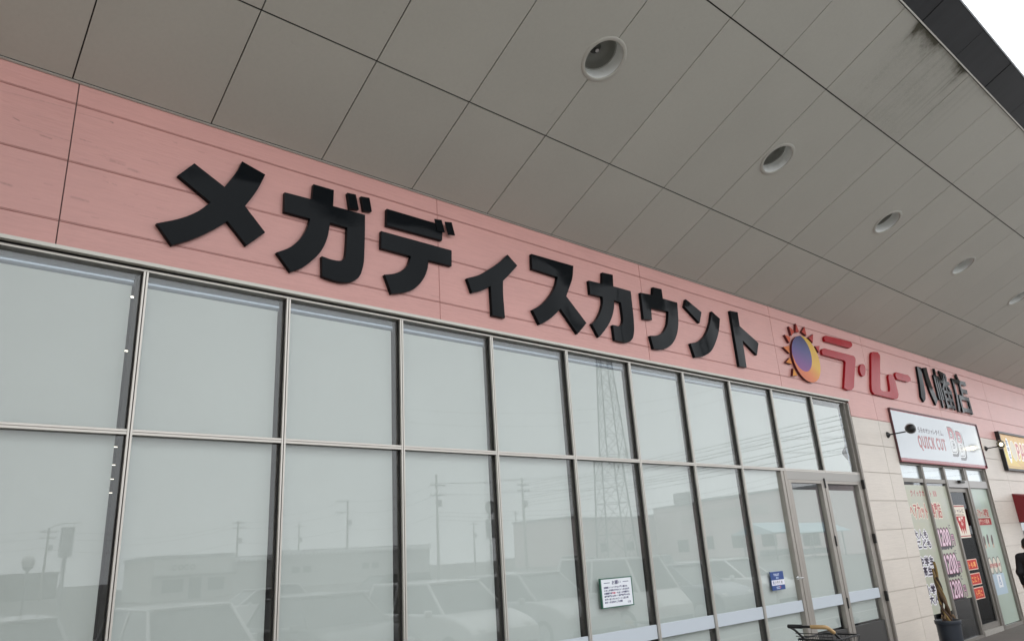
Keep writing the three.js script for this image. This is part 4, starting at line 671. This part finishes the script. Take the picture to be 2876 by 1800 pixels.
// ---------------------------------------------------------------- potted trunk
{
  const t = thing('potted_plant', 'bare twisted plant stems in a dark pot before the salon window', 'plant', [12.0, 0, 0.66]);
  const pot = part(t, 'pot', new THREE.LatheGeometry([[0.0, 0.0], [0.125, 0.0], [0.132, 0.03], [0.158, 0.55], [0.170, 0.555], [0.175, 0.605], [0.162, 0.61], [0.155, 0.58], [0.15, 0.56], [0.0, 0.56]].map(p => new THREE.Vector2(...p)), 36), std([0.018, 0.023, 0.032], 0.45));
  const r = rng(3), soil = new THREE.CircleGeometry(0.151, 24).rotateX(-Math.PI / 2).translate(0, 0.566, 0); part(t, 'soil', soil, std([0.08, 0.06, 0.045], 0.95));
  const tones = [[0.09, 0.05, 0.025], [0.06, 0.032, 0.02], [0.22, 0.145, 0.05], [0.05, 0.028, 0.02], [0.12, 0.07, 0.03], [0.20, 0.13, 0.05]];
  for (let k = 0; k < 6; k++) { const pts = [], a = k / 6 * 6.28, top = 1.02 + 0.38 * (k === 2 ? 1 : r()); for (let i = 0; i <= 9; i++) { const f = i / 9, y = 0.56 + (top - 0.56) * f, R = mix(0.055, 0.018, f), q = a + f * 5.5; pts.push([Math.cos(q) * R - 0.06 * f * f, y, Math.sin(q) * R]); } part(t, 'stem', tube(pts, 0.021 - 0.0012 * k, 7, false, 40), std(tones[k], 0.8)); }
  for (let k = 0; k < 5; k++) { const a = r() * 6.28; part(t, 'dead_leaf', (() => { const g = tube([[Math.cos(a) * 0.05, 0.60, Math.sin(a) * 0.05], [Math.cos(a) * 0.08, 0.68, Math.sin(a) * 0.08], [Math.cos(a) * 0.11, 0.63, Math.sin(a) * 0.11]], 0.008, 5); g.scale(1, 1, 1); return g; })(), std([0.14, 0.09, 0.05], 0.9)); }
}
// ---------------------------------------------------------------- shopping cart
{
  const t = thing('shopping_cart', 'black wire shopping cart with tan grip in front of the windows', 'cart', [7.50, 0, 1.01]);
  t.scale.setScalar(0.955);
  const steel = std([0.02, 0.02, 0.021], 0.4, { metalness: 0.5 }), grip = std([0.012, 0.012, 0.013], 0.5), tan = std([0.42, 0.27, 0.12], 0.5);
  const zs = [-0.20, 0.22];                              // far and near side; the handle runs across at x = 0
  for (const z of zs) part(t, 'side_tube', tube([[-0.10, 1.03, z], [0.02, 0.985, z], [0.14, 0.91, z], [0.32, 0.80, z], [0.40, 0.74, z], [0.44, 0.60, z], [0.40, 0.32, z], [0.10, 0.18, z]], 0.013, 8, false, 40), steel);
  part(t, 'handle', tube([[-0.10, 1.03, zs[0]], [-0.115, 1.034, -0.1], [-0.115, 1.034, 0.12], [-0.10, 1.03, zs[1]]], 0.013, 8), steel);
  part(t, 'hand_grip', bar([-0.114, 1.034, -0.19], [-0.114, 1.034, -0.03], 0.021, 0.021, 12), grip);
  part(t, 'tan_grip', tube([[-0.114, 1.034, 0.07], [-0.112, 1.034, 0.17], [-0.09, 1.03, 0.222], [0.0, 0.995, 0.222], [0.06, 0.965, 0.222]], 0.0205, 10, false, 24), tan);
  const b0 = 0.06, b1 = 0.62, wire = [];
  const ring = (y, ins, r) => { const x0 = b0 + ins, x1 = b1 - ins * 1.5; return tube([[x0, y, zs[0] + ins], [x1, y, zs[0] + ins], [x1, y, zs[1] - ins], [x0, y, zs[1] - ins]].flatMap((p, i, a) => { const n = a[(i + 1) % 4]; return [0.02, 0.5, 0.98].map(f => p.map((v, q) => v + (n[q] - v) * f)); }), r, 6, true, 64); };
  part(t, 'basket_rim', ring(0.885, 0.0, 0.009), steel);
  for (const [y, i] of [[0.80, 0.015], [0.72, 0.03], [0.64, 0.045], [0.56, 0.06]]) wire.push(ring(y, i, 0.0035));
  for (let i = 0; i <= 15; i++) { const x = b0 + (b1 - b0) * i / 15; for (const z of zs) wire.push(bar([x, 0.885, z], [x + (i < 8 ? 0.03 : -0.05), 0.54, z - Math.sign(z) * 0.06], 0.003, 0.003, 5)); }
  for (let i = 1; i < 8; i++) { const z = mix(zs[0], zs[1], i / 8); wire.push(bar([b0, 0.885, z], [b0 + 0.06, 0.54, z * 0.8], 0.003, 0.003, 5), bar([b1, 0.885, z], [b1 - 0.09, 0.54, z * 0.8], 0.003, 0.003, 5), bar([b0 + 0.06, 0.54, z * 0.8], [b1 - 0.09, 0.54, z * 0.8], 0.003, 0.003, 5)); }
  part(t, 'basket_wire', merge(wire), steel);
  part(t, 'back_flap', merge([ring(0.90, 0, 0.001), ...[0.93, 0.96].map(y => bar([0.03, y - 0.01, zs[0]], [0.03, y - 0.01, zs[1]], 0.004))]), steel);
  part(t, 'base_frame', merge([bar([0.10, 0.18, zs[0]], [0.68, 0.16, zs[0]], 0.012), bar([0.10, 0.18, zs[1]], [0.68, 0.16, zs[1]], 0.012), bar([0.10, 0.18, zs[0]], [0.10, 0.18, zs[1]], 0.012), bar([0.68, 0.16, zs[0]], [0.68, 0.16, zs[1]], 0.012), bar([0.38, 0.32, zs[0]], [0.30, 0.54, zs[0] + 0.05], 0.01), bar([0.38, 0.32, zs[1]], [0.30, 0.54, zs[1] - 0.05], 0.01), bar([0.40, 0.33, zs[0]], [0.52, 0.54, zs[0] + 0.06], 0.008), bar([0.40, 0.33, zs[1]], [0.52, 0.54, zs[1] - 0.06], 0.008)]), steel);
  for (const x of [0.12, 0.66]) for (const z of zs) { const w = part(t, 'caster', new THREE.CylinderGeometry(0.055, 0.055, 0.026, 20).rotateX(Math.PI / 2).translate(x, 0.055, z), rubber); part(w, 'fork', merge([box(x - 0.012, x + 0.012, 0.055, 0.165, z - 0.022, z - 0.016), box(x - 0.012, x + 0.012, 0.055, 0.165, z + 0.016, z + 0.022), box(x - 0.014, x + 0.014, 0.155, 0.172, z - 0.022, z + 0.022)]), steel); }
}
// ---------------------------------------------------------------- the person at the right edge
{
  const t = thing('person', 'person in a black coat standing at the right edge before the food stall', 'person', [16.15, 0, 0.78]);
  t.rotation.y = -1.4;
  const cap = (p, a, b, ra, rb) => { const ab = [b[0] - a[0], b[1] - a[1], b[2] - a[2]], ap = [p[0] - a[0], p[1] - a[1], p[2] - a[2]], q = Math.max(0, Math.min(1, (ap[0] * ab[0] + ap[1] * ab[1] + ap[2] * ab[2]) / (ab[0] ** 2 + ab[1] ** 2 + ab[2] ** 2))); return Math.hypot(ap[0] - ab[0] * q, ap[1] - ab[1] * q, ap[2] - ab[2] * q) - (ra + (rb - ra) * q); };
  const smin = (a, b, k) => { const h = Math.max(0, Math.min(1, 0.5 + 0.5 * (b - a) / k)); return b + (a - b) * h - k * h * (1 - h); };
  function march(bones, k, centre, half, res) {
    const mc = new MarchingCubes(res, std([1, 1, 1]), false, false, 200000); mc.isolation = 0;
    for (let z = 0; z < res; z++) for (let y = 0; y < res; y++) for (let x = 0; x < res; x++) {
      const p = [centre[0] + (x / res * 2 - 1) * half, centre[1] + (y / res * 2 - 1) * half, centre[2] + (z / res * 2 - 1) * half]; let d = 9;
      for (const b of bones) d = smin(d, cap(p, ...b), k); mc.field[z * res * res + y * res + x] = -d;
    }
    mc.update(); const n = mc.count, pos = mc.positionArray.slice(0, n * 3), nor = mc.normalArray.slice(0, n * 3);
    for (let i = 0; i < n; i++) for (let q = 0; q < 3; q++) pos[3 * i + q] = pos[3 * i + q] * half + centre[q];
    const g = new THREE.BufferGeometry(); g.setAttribute('position', new THREE.BufferAttribute(pos, 3)); g.setAttribute('normal', new THREE.BufferAttribute(nor, 3)); g.setAttribute('uv', new THREE.BufferAttribute(new Float32Array(n * 2), 2)); return g;
  }
  const skin = std([0.45, 0.27, 0.19], 0.6), coat = std([0.010, 0.010, 0.012], 0.75), hair = std([0.010, 0.008, 0.007], 0.55), shoe = std([0.02, 0.02, 0.02], 0.5);
  // facing -z; right hand lifted a little towards the counter
  const legs = [], arms = [], hands = [];
  for (const s of [-1, 1]) {
    legs.push([[s * 0.09, 0.80, 0], [s * 0.10, 0.45, -0.01], 0.085, 0.062], [[s * 0.10, 0.45, -0.01], [s * 0.11, 0.09, 0.01], 0.06, 0.045]);
    arms.push([[s * 0.185, 1.28, 0.0], [s * 0.235, 1.02, 0.02], 0.062, 0.050], [[s * 0.235, 1.02, 0.02], [s * 0.235, 0.83, -0.10], 0.048, 0.038]);
    hands.push([[s * 0.235, 0.81, -0.115], [s * 0.23, 0.75, -0.14], 0.030, 0.030]);
    for (let f = 0; f < 4; f++) { const o = (f - 1.5) * 0.018, l = [0.055, 0.065, 0.062, 0.048][f]; hands.push([[s * 0.23, 0.745, -0.14 + o], [s * 0.228, 0.745 - l * 0.55, -0.145 + o], 0.009, 0.0085], [[s * 0.228, 0.745 - l * 0.55, -0.145 + o], [s * 0.218, 0.745 - l, -0.148 + o], 0.0085, 0.008]); }
    hands.push([[s * 0.225, 0.785, -0.145], [s * 0.205, 0.745, -0.175], 0.011, 0.009]);
  }
  const head = [[[0, 1.46, 0.005], [0, 1.51, -0.005], 0.088, 0.092], [[0, 1.40, -0.03], [0, 1.44, -0.035], 0.055, 0.07], [[0, 1.30, 0.01], [0, 1.40, 0.0], 0.052, 0.050], [[0, 1.455, -0.095], [0, 1.435, -0.110], 0.012, 0.017], [[-0.088, 1.44, 0.0], [-0.09, 1.47, 0.0], 0.014, 0.018], [[0.088, 1.44, 0.0], [0.09, 1.47, 0.0], 0.014, 0.018]];
  const body = part(t, 'body', merge([march(head, 0.02, [0, 1.42, 0], 0.22, 60), march(hands, 0.008, [-0.22, 0.76, -0.13], 0.12, 44), march(hands, 0.008, [0.22, 0.76, -0.13], 0.12, 44)]), skin);
  part(body, 'coat', march([[[0, 0.78, 0.0], [0, 1.05, 0.0], 0.165, 0.150], [[-0.06, 0.76, 0.0], [0.06, 0.76, 0], 0.16, 0.16], [[0, 1.05, 0], [0, 1.22, 0], 0.15, 0.15], [[-0.13, 1.27, 0], [0.13, 1.27, 0], 0.085, 0.085], [[0, 1.30, 0.01], [0, 1.34, 0.01], 0.075, 0.068], ...arms], 0.05, [0, 1.05, 0], 0.48, 72), coat);
  part(body, 'trousers', march(legs, 0.03, [0, 0.45, 0], 0.48, 64), std([0.014, 0.014, 0.018], 0.8));
  part(body, 'hair', march([[[0, 1.50, 0.012], [0, 1.525, 0.005], 0.098, 0.095], [[0, 1.43, 0.05], [0, 1.48, 0.045], 0.06, 0.075]], 0.03, [0, 1.49, 0.02], 0.19, 48), hair);
  for (const s of [-1, 1]) part(body, 'shoe', march([[[s * 0.11, 0.045, 0.04], [s * 0.11, 0.04, -0.06], 0.042, 0.04], [[s * 0.11, 0.032, -0.06], [s * 0.115, 0.03, -0.13], 0.036, 0.03]], 0.02, [s * 0.11, 0.05, -0.04], 0.16, 32), shoe);
  for (const s of [-1, 1]) part(body, 'eye', new THREE.SphereGeometry(0.011, 10, 8).translate(s * 0.032, 1.475, -0.083), std([0.05, 0.04, 0.04], 0.3));
  part(body, 'mouth', new THREE.SphereGeometry(0.02, 10, 8).scale(1, 0.25, 0.4).translate(0, 1.395, -0.092), std([0.35, 0.14, 0.12], 0.5));
}

// ---------------------------------------------------------------- what the glass mirrors: the car park and the street beyond, behind the camera
{
  const tyre = std([0.02, 0.02, 0.02], 0.8), rim = std([0.45, 0.45, 0.46], 0.35, { metalness: 0.7 }), tint = phys([0.03, 0.035, 0.04], 0.06), lampGlass = phys([0.7, 0.7, 0.7], 0.1), tail = std([0.35, 0.02, 0.02], 0.3), trim = std([0.03, 0.03, 0.03], 0.6);
  function car(color, kind, x, z, turn, label) {
    const t = thing('parked_car', label, 'car', [x, -0.12, z], 'cars parked before the store'); t.rotation.y = turn;
    const paint = phys(color, 0.3, { clearcoat: 0.8, clearcoatRoughness: 0.06 });
    const van = kind === 'van', L = van ? 3.4 : 4.1, W = van ? 1.48 : 1.70, H = van ? 1.80 : kind === 'wagon' ? 1.56 : 1.50, belt = van ? 0.95 : 0.92;
    // profile along z: the nose at -L/2
    const lower = new THREE.Shape(); lower.moveTo(-L / 2 + 0.05, 0.22); lower.lineTo(L / 2 - 0.05, 0.22); lower.quadraticCurveTo(L / 2, 0.4, L / 2 - 0.01, 0.6); lower.lineTo(L / 2 - 0.06, belt); lower.lineTo(-L / 2 + (van ? 0.35 : 0.95), belt); lower.quadraticCurveTo(-L / 2 + 0.25, belt - 0.10, -L / 2 + 0.03, 0.62); lower.quadraticCurveTo(-L / 2 - 0.02, 0.4, -L / 2 + 0.05, 0.22);
    part(t, 'body', new THREE.ExtrudeGeometry(lower, { depth: W - 0.12, bevelEnabled: true, bevelSize: 0.05, bevelThickness: 0.06, bevelSegments: 3, curveSegments: 8 }).translate(0, 0, -(W - 0.12) / 2).rotateY(Math.PI / 2).rotateY(Math.PI), paint);
    const zf = -L / 2 + (van ? 0.30 : 0.95), zr = L / 2 - 0.12, roof = [zf + (van ? 0.45 : 0.75), zr - (kind === 'wagon' || van ? 0.22 : 0.45)];
    const cab = (y0, y1, w0, w1, a0, b0, a1, b1) => { const g = new THREE.BufferGeometry(), v = [[-w0, y0, a0], [w0, y0, a0], [w0, y0, b0], [-w0, y0, b0], [-w1, y1, a1], [w1, y1, a1], [w1, y1, b1], [-w1, y1, b1]], f = [[0, 1, 5, 4], [1, 2, 6, 5], [2, 3, 7, 6], [3, 0, 4, 7], [4, 5, 6, 7]]; const p = []; for (const q of f) for (const i of [0, 2, 1, 0, 3, 2]) p.push(...v[q[i]]); g.setAttribute('position', new THREE.Float32BufferAttribute(p, 3)); g.computeVertexNormals(); g.setAttribute('uv', new THREE.Float32BufferAttribute(new Float32Array(p.length / 3 * 2), 2)); return g; };
    part(t, 'cabin_glass', cab(belt, H - 0.05, W / 2 - 0.05, W / 2 - 0.20, zf, zr, roof[0], roof[1]), tint);
    part(t, 'roof', rbox(-W / 2 + 0.18, W / 2 - 0.18, H - 0.06, H, roof[0] - 0.05, roof[1] + 0.06, 0.025), paint);
    for (const s of [-1, 1]) { const mid = (roof[0] + roof[1]) / 2; for (const [a, b] of [[zf, roof[0]], [mid, mid], [zr, roof[1]]]) part(t, 'pillar', bar([s * (W / 2 - 0.055), belt, a], [s * (W / 2 - 0.195), H - 0.04, b], 0.035, 0.03, 6), paint); part(t, 'mirror', rbox(s * (W / 2 + 0.06) - 0.08, s * (W / 2 + 0.06) + 0.08, belt, belt + 0.13, zf + 0.35, zf + 0.45, 0.03), paint); part(t, 'headlight', new THREE.SphereGeometry(0.12, 12, 8).scale(1.2, 0.7, 0.7).translate(s * (W / 2 - 0.25), 0.66, -L / 2 + 0.08), lampGlass); part(t, 'tail_lamp', rbox(s * (W / 2 - 0.13) - 0.08, s * (W / 2 - 0.13) + 0.08, 0.62, 0.88, L / 2 - 0.06, L / 2 + 0.035, 0.02), tail); }
    for (const s of [-1, 1]) for (const wz of [-L / 2 + 0.75, L / 2 - 0.7]) { const w = part(t, 'wheel', new THREE.CylinderGeometry(0.30, 0.30, 0.20, 24).rotateZ(Math.PI / 2).translate(s * (W / 2 - 0.09), 0.30, wz), tyre); part(w, 'rim', new THREE.CylinderGeometry(0.2, 0.2, 0.215, 16).rotateZ(Math.PI / 2).translate(s * (W / 2 - 0.09), 0.30, wz), rim); }
    part(t, 'bumper', rbox(-W / 2 + 0.1, W / 2 - 0.1, 0.26, 0.40, -L / 2 - 0.05, -L / 2 + 0.1, 0.03), trim);
  }
  const white = [0.72, 0.73, 0.74], silver = [0.42, 0.43, 0.44], black = [0.015, 0.015, 0.017];
  car(silver, 'sedan', 1.75, 8.3, 0, 'silver car mirrored in the leftmost window'); car(white, 'wagon', 4.25, 8.2, 0, 'white car mirrored in the second window'); car(black, 'sedan', 6.95, 8.4, 0, 'black car mirrored in the third window'); car(white, 'wagon', 9.6, 8.2, 0, 'white car mirrored behind the notice');
  car(silver, 'wagon', 12.3, 8.4, 0, 'silver car mirrored right of the notice'); car(white, 'van', 15.0, 8.1, 0, 'white van mirrored by the blue toilet sign'); car([0.05, 0.07, 0.12], 'sedan', 17.7, 8.3, 0, 'dark blue car mirrored in the door glass'); car(white, 'sedan', 20.4, 8.3, 0, 'white car mirrored in the last door pane'); car(white, 'van', 30, 24, 1.2, 'white van mirrored far across the car park'); car(silver, 'wagon', 38, 26, 1.4, 'silver car mirrored far across the car park'); car(white, 'sedan', 12, 24, 1.57, 'white car mirrored in the second row'); car(black, 'wagon', 18, 24.3, 1.57, 'dark car mirrored in the second row');
  const steel = std([0.20, 0.21, 0.22], 0.6, { metalness: 0.4 }), concrete = std([0.34, 0.335, 0.32], 0.85), wood = std([0.2, 0.2, 0.2], 0.8), grey = std([0.38, 0.39, 0.40], 0.8);
  // utility poles
  const pole = (x, z, h, arms, label) => { const t = thing('utility_pole', label, 'utility pole', [x, -0.12, z], 'utility poles mirrored in the glass'); part(t, 'pole', new THREE.CylinderGeometry(0.13, 0.19, h, 10).translate(0, h / 2, 0), concrete); for (const [y, l, off] of arms) { const a = part(t, 'crossarm', box(-l / 2 + off, l / 2 + off, y - 0.06, y + 0.06, -0.2, -0.1), steel); for (const k of [-0.45, -0.2, 0.2, 0.45]) part(a, 'insulator', new THREE.CylinderGeometry(0.06, 0.06, 0.22, 8).translate(k * l + off, y + 0.17, -0.15), whitePaint); } part(t, 'transformer', new THREE.CylinderGeometry(0.25, 0.25, 0.75, 12).translate(0.42, h * 0.72, 0), grey); return [x, h, z]; };
  const P = [pole(18, 105, 8.7, [[8.2, 1.8, 0], [7.5, 1.8, 0]], 'utility pole with a street lamp arm mirrored in the leftmost window'), pole(39.7, 100, 9.6, [[9.3, 1.8, 0], [8.6, 1.8, 0]], 'utility pole mirrored above the low restaurant'), pole(56.5, 115, 9.5, [[9.0, 1.8, 0]], 'thin far utility pole mirrored in the third window'), pole(50.9, 88, 10.9, [[10.7, 1.9, -0.9], [9.2, 1.9, -0.9]], 'utility pole with one-sided arms mirrored in the third window'), pole(47.2, 62, 11.2, [[10.0, 2.0, 0], [8.9, 2.0, 0]], 'tall utility pole with two crossarms mirrored in the fourth window'), pole(81.6, 100, 8.3, [[7.9, 1.6, 0]], 'thin utility pole mirrored in the fifth window'), pole(101, 110, 10.6, [[10.0, 1.8, 0]], 'far utility pole mirrored left of the steel tower')];
  { const g = tube([[18, 8.5, 105], [19, 9.0, 104.5], [21.5, 9.1, 104]], 0.06, 6); solo('street_lamp_arm', g, steel, 'curved street lamp arm on the leftmost mirrored pole', 'street lamp'); }
  // overhead wires
  const line = (a, b, sag, heights, label) => { const t = thing('overhead_line', label, 'power line', [0, 0, 0], 'overhead wires mirrored in the glass'); for (const [ha, hb, o] of heights) { const pts = []; for (let i = 0; i <= 12; i++) { const f = i / 12; pts.push([mix(a[0], b[0], f) + o, mix(ha, hb, f) - sag * 4 * f * (1 - f), mix(a[2], b[2], f)]); } part(t, 'wire', tube(pts, 0.019, 4, false, 14), trim); } };
  line([-30, 0, 105], P[0], 1.0, [[8.0, 8.3, 0], [7.2, 7.4, 0], [6.2, 6.2, 0]], 'wires mirrored low in the leftmost window'); line(P[0], P[1], 1.1, [[8.2, 9.3, 0.6], [7.4, 8.6, -0.6], [6.0, 6.6, 0]], 'wires mirrored above the restaurant roof'); line(P[1], P[3], 0.7, [[9.3, 10.7, 0], [8.6, 9.2, 0], [6.6, 6.9, 0]], 'wires mirrored in the second and third windows'); line(P[3], P[4], 0.8, [[10.7, 10.1, 0], [9.2, 8.9, 0], [7, 6.8, 0]], 'wires mirrored between the third and fourth windows'); line(P[4], [92, 0, 46], 1.6, [[10.1, 15, 0.7], [10.1, 15.2, -0.7], [8.9, 13.2, 0.7], [8.9, 13, -0.7], [7.0, 10, 0], [6.6, 9.2, 0], [6.2, 8.4, 0]], 'bundle of wires mirrored across the middle windows'); line([92, 0, 46], [120, 0, 6], 1.0, [[15, 15, 0.7], [15.2, 14.6, -0.7], [13.2, 13.4, 0.7], [13, 12.8, -0.7], [10, 10.4, 0], [9.2, 9.6, 0]], 'bundle of wires mirrored in the last upper windows'); line([44, 0, 62], [100, 0, 55], 2.2, [[17, 24, 0], [18.5, 26, 0.3]], 'two high wires mirrored in the upper windows');
  line([54, 0, 55], [42.9, 0, 5], 0.25, [[9.2, 9.2, 0], [9.0, 9.0, 0.3], [8.6, 8.6, 0], [8.4, 8.4, 0.3], [7.85, 7.85, 0], [7.65, 7.65, 0.2], [7.2, 7.2, 0], [6.9, 6.9, 0.2]], 'bundle of near wires mirrored in the upper windows at the right');
  pole(42.9, 5, 10, [[9.2, 1.8, 0], [8.6, 1.8, 0]], 'utility pole carrying the near wires, beyond the door windows'); pole(54, 55, 10, [[9.2, 1.8, 0], [8.6, 1.8, 0]], 'utility pole carrying the near wires behind the fifth window');
  // steel lattice tower
  { const t = thing('steel_tower', 'tall steel lattice tower mirrored in the sixth window', 'tower', [85.9, -0.12, 70]); t.rotation.y = 0.47; const hw = y => 2.38 - 0.0474 * y, R = 0.11; const lv = [0, 4.5, 9, 12.6, 16, 19.2, 22.2, 25, 27.6, 30, 32.2, 34.4, 36.6, 38.6, 40.6, 42.6]; const c = (k, y) => { const a = hw(y); return [[-a, y, -a], [a, y, -a], [a, y, a], [-a, y, a]][k % 4]; };
    for (let k = 0; k < 4; k++) part(t, 'leg', bar(c(k, 0), c(k, 42.6), R * 1.25, R, 6), steel);
    for (let i = 0; i + 1 < lv.length; i++) { const g = []; for (let k = 0; k < 4; k++) { g.push(bar(c(k, lv[i]), c(k + 1, lv[i + 1]), R * 0.5, R * 0.5, 4), bar(c(k + 1, lv[i]), c(k, lv[i + 1]), R * 0.5, R * 0.5, 4), bar(c(k, lv[i + 1]), c(k + 1, lv[i + 1]), R * 0.55, R * 0.55, 4)); } part(t, 'bracing', merge(g), steel); }
    part(t, 'aerial_frame', merge([bar([-1.2, 32.2, -0.9], [1.2, 32.2, -0.9], 0.06), bar([-1.2, 34.4, -0.8], [1.2, 34.4, -0.8], 0.06), ...[-1.0, -0.5, 0, 0.5, 1.0].map(x => box(x - 0.1, x + 0.1, 32, 34.2, -1.1, -0.96))]), grey); }
  // buildings across the street
  const bld = (name, label, x0, x1, h, z0, z1, wall, roofM, wins) => { const t = thing(name, label, 'building', [(x0 + x1) / 2, -0.12, (z0 + z1) / 2]), w = (x1 - x0) / 2, d = (z1 - z0) / 2; part(t, 'wall', box(-w, w, 0, h, -d, d), wall); part(t, 'parapet', box(-w - 0.15, w + 0.15, h, h + 0.35, -d - 0.15, d + 0.15), roofM); for (const [a, b, y0, y1] of wins) { const f = part(t, 'window', box(a - w, b - w, y0, y1, -d - 0.06, -d + 0.02), grey); part(f, 'pane', box(a - w + 0.08, b - w - 0.08, y0 + 0.08, y1 - 0.08, -d - 0.08, -d - 0.061), tint); } return t; };
  const cocoa = bld('restaurant', 'low restaurant with a pale sign band mirrored in the second window', 24.8, 33.6, 4.5, 85, 97, std([0.48, 0.47, 0.45], 0.8), grey, [[1, 3.4, 0.8, 2.3], [3.9, 5.4, 0, 2.4], [6, 8, 0.8, 2.3]]);
  part(cocoa, 'sign_band', box(-4.4, 4.4, 2.75, 4.4, -6.35, -6.16), std([0.55, 0.55, 0.53], 0.6)); part(cocoa, 'band_lettering', merge([-2.2, -1.55, -0.9, -0.25].map((x, i) => new THREE.TorusGeometry(0.24, 0.07, 6, 16, i % 2 ? 6.28 : 4.6).rotateZ(i % 2 ? 0 : 0.8).translate(x, 3.5, -6.37))), trim); part(cocoa, 'awning', box(-4.4, 4.4, 2.45, 2.7, -7.3, -6.2), wood);
  const hall = bld('long_shed', 'long pale shed with a scalloped eave mirrored in the third and fourth windows', 34.0, 62.5, 4.1, 86, 98, std([0.50, 0.50, 0.49], 0.8), grey, [[8, 9.2, 1.6, 2.5], [9.5, 10.7, 1.6, 2.5], [18, 19.2, 1.6, 2.5], [19.5, 20.7, 1.6, 2.5]]);
  for (let i = 0; i < 48; i++) part(hall, 'eave_tile', new THREE.CylinderGeometry(0.26, 0.26, 0.7, 10).rotateX(Math.PI / 2).translate(-14 + i * 0.595, 4.05, -6.2), whitePaint);
  bld('house', 'low houses with a dark roofline mirrored at the lower left', -14, 22, 3.2, 118, 128, std([0.16, 0.165, 0.16], 0.9), wood, [[6, 8, 1, 2], [20, 22, 1, 2]]);
  bld('house', 'flat roofed house mirrored left of the tower', 66, 80, 5.0, 118, 128, std([0.30, 0.29, 0.28], 0.9), wood, [[3, 5, 1, 2.4], [8, 10, 1, 2.4]]);
  { const t = bld('retail_hall', 'large pale retail hall mirrored in the windows right of the tower', 82.8, 99, 6.9, 73.2, 90, std([0.60, 0.52, 0.52], 0.8), grey, [[3, 5, 2, 3.4], [9, 11, 2, 3.4]]); }
  { const t = thing('retail_wing', 'long side of the retail hall mirrored in the door windows', 'building', [93, -0.12, 54]); t.rotation.y = 0.27; part(t, 'wall', box(-1, 14, 0, 8.0, -18, 19), std([0.60, 0.515, 0.515], 0.8)); part(t, 'parapet', box(-1.15, 14, 8.0, 8.3, -18.1, 19), grey); part(t, 'sign_band', box(-1.12, -1.005, 5.4, 6.6, -8, 12), std([0.5, 0.46, 0.45], 0.7)); for (let i = 0; i < 5; i++) part(t, 'window', box(-1.06, -1.005, 1.2, 3.0, -15 + i * 6.5, -12.4 + i * 6.5), tint); part(t, 'roof_sign', box(-0.9, -0.6, 8.3, 10.0, 9.5, 13.5), grey); }
  { const t = thing('cart_shelter', 'low shelter with a pale blue gabled roof mirrored in the door glass', 'shelter', [77, -0.12, 37]); for (const x of [-7, 0, 7]) for (const z of [-2, 2]) part(t, 'post', bar([x, 0, z], [x, 2.7, z], 0.08), steel); const s = new THREE.Shape(); s.moveTo(-2.6, 2.7); s.lineTo(0, 3.75); s.lineTo(2.6, 2.7); s.lineTo(2.6, 2.62); s.lineTo(-2.6, 2.62); s.closePath(); part(t, 'roof', new THREE.ExtrudeGeometry(s, { depth: 16, bevelEnabled: false }).translate(0, 0, -8).rotateY(Math.PI / 2), std([0.36, 0.48, 0.53], 0.6)); part(t, 'trolley_row', box(-6, 6, 0.4, 1.0, -0.5, 0.5), steel); }
  // signs and lamps in the car park
  { const t = thing('pylon_sign', 'tall box sign on a post mirrored in the leftmost window', 'sign', [11.9, -0.12, 60]); part(t, 'post', bar([0, 0, 0], [0, 3.9, 0], 0.16), grey); part(t, 'box', rbox(-0.45, 0.45, 3.8, 6.0, -0.15, 0.15, 0.03), grey); }
  { const t = thing('globe_lamp', 'globe lamp on a post mirrored at the left', 'street lamp', [4.9, -0.12, 28]); part(t, 'post', bar([0, 0, 0], [0, 2.6, 0], 0.05), steel); part(t, 'globe', new THREE.SphereGeometry(0.24, 18, 12).translate(0, 2.8, 0), std([0.62, 0.62, 0.6], 0.3)); part(t, 'collar', new THREE.ConeGeometry(0.2, 0.22, 14).rotateX(Math.PI).translate(0, 2.5, 0), steel); }
  { const t = thing('traffic_mirror', 'round road mirror on a post mirrored beside the fifth mullion', 'road mirror', [28.6, -0.12, 30]); part(t, 'post', bar([0, 0, 0], [0, 5.0, 0], 0.06), steel); part(t, 'dish', new THREE.CylinderGeometry(0.4, 0.4, 0.1, 24).rotateX(Math.PI / 2).translate(0, 4.9, -0.12), grey); part(t, 'plate', box(-0.4, 0.4, 3.1, 4.2, -0.12, -0.08), grey); }
}
renderer.render(scene, camera);
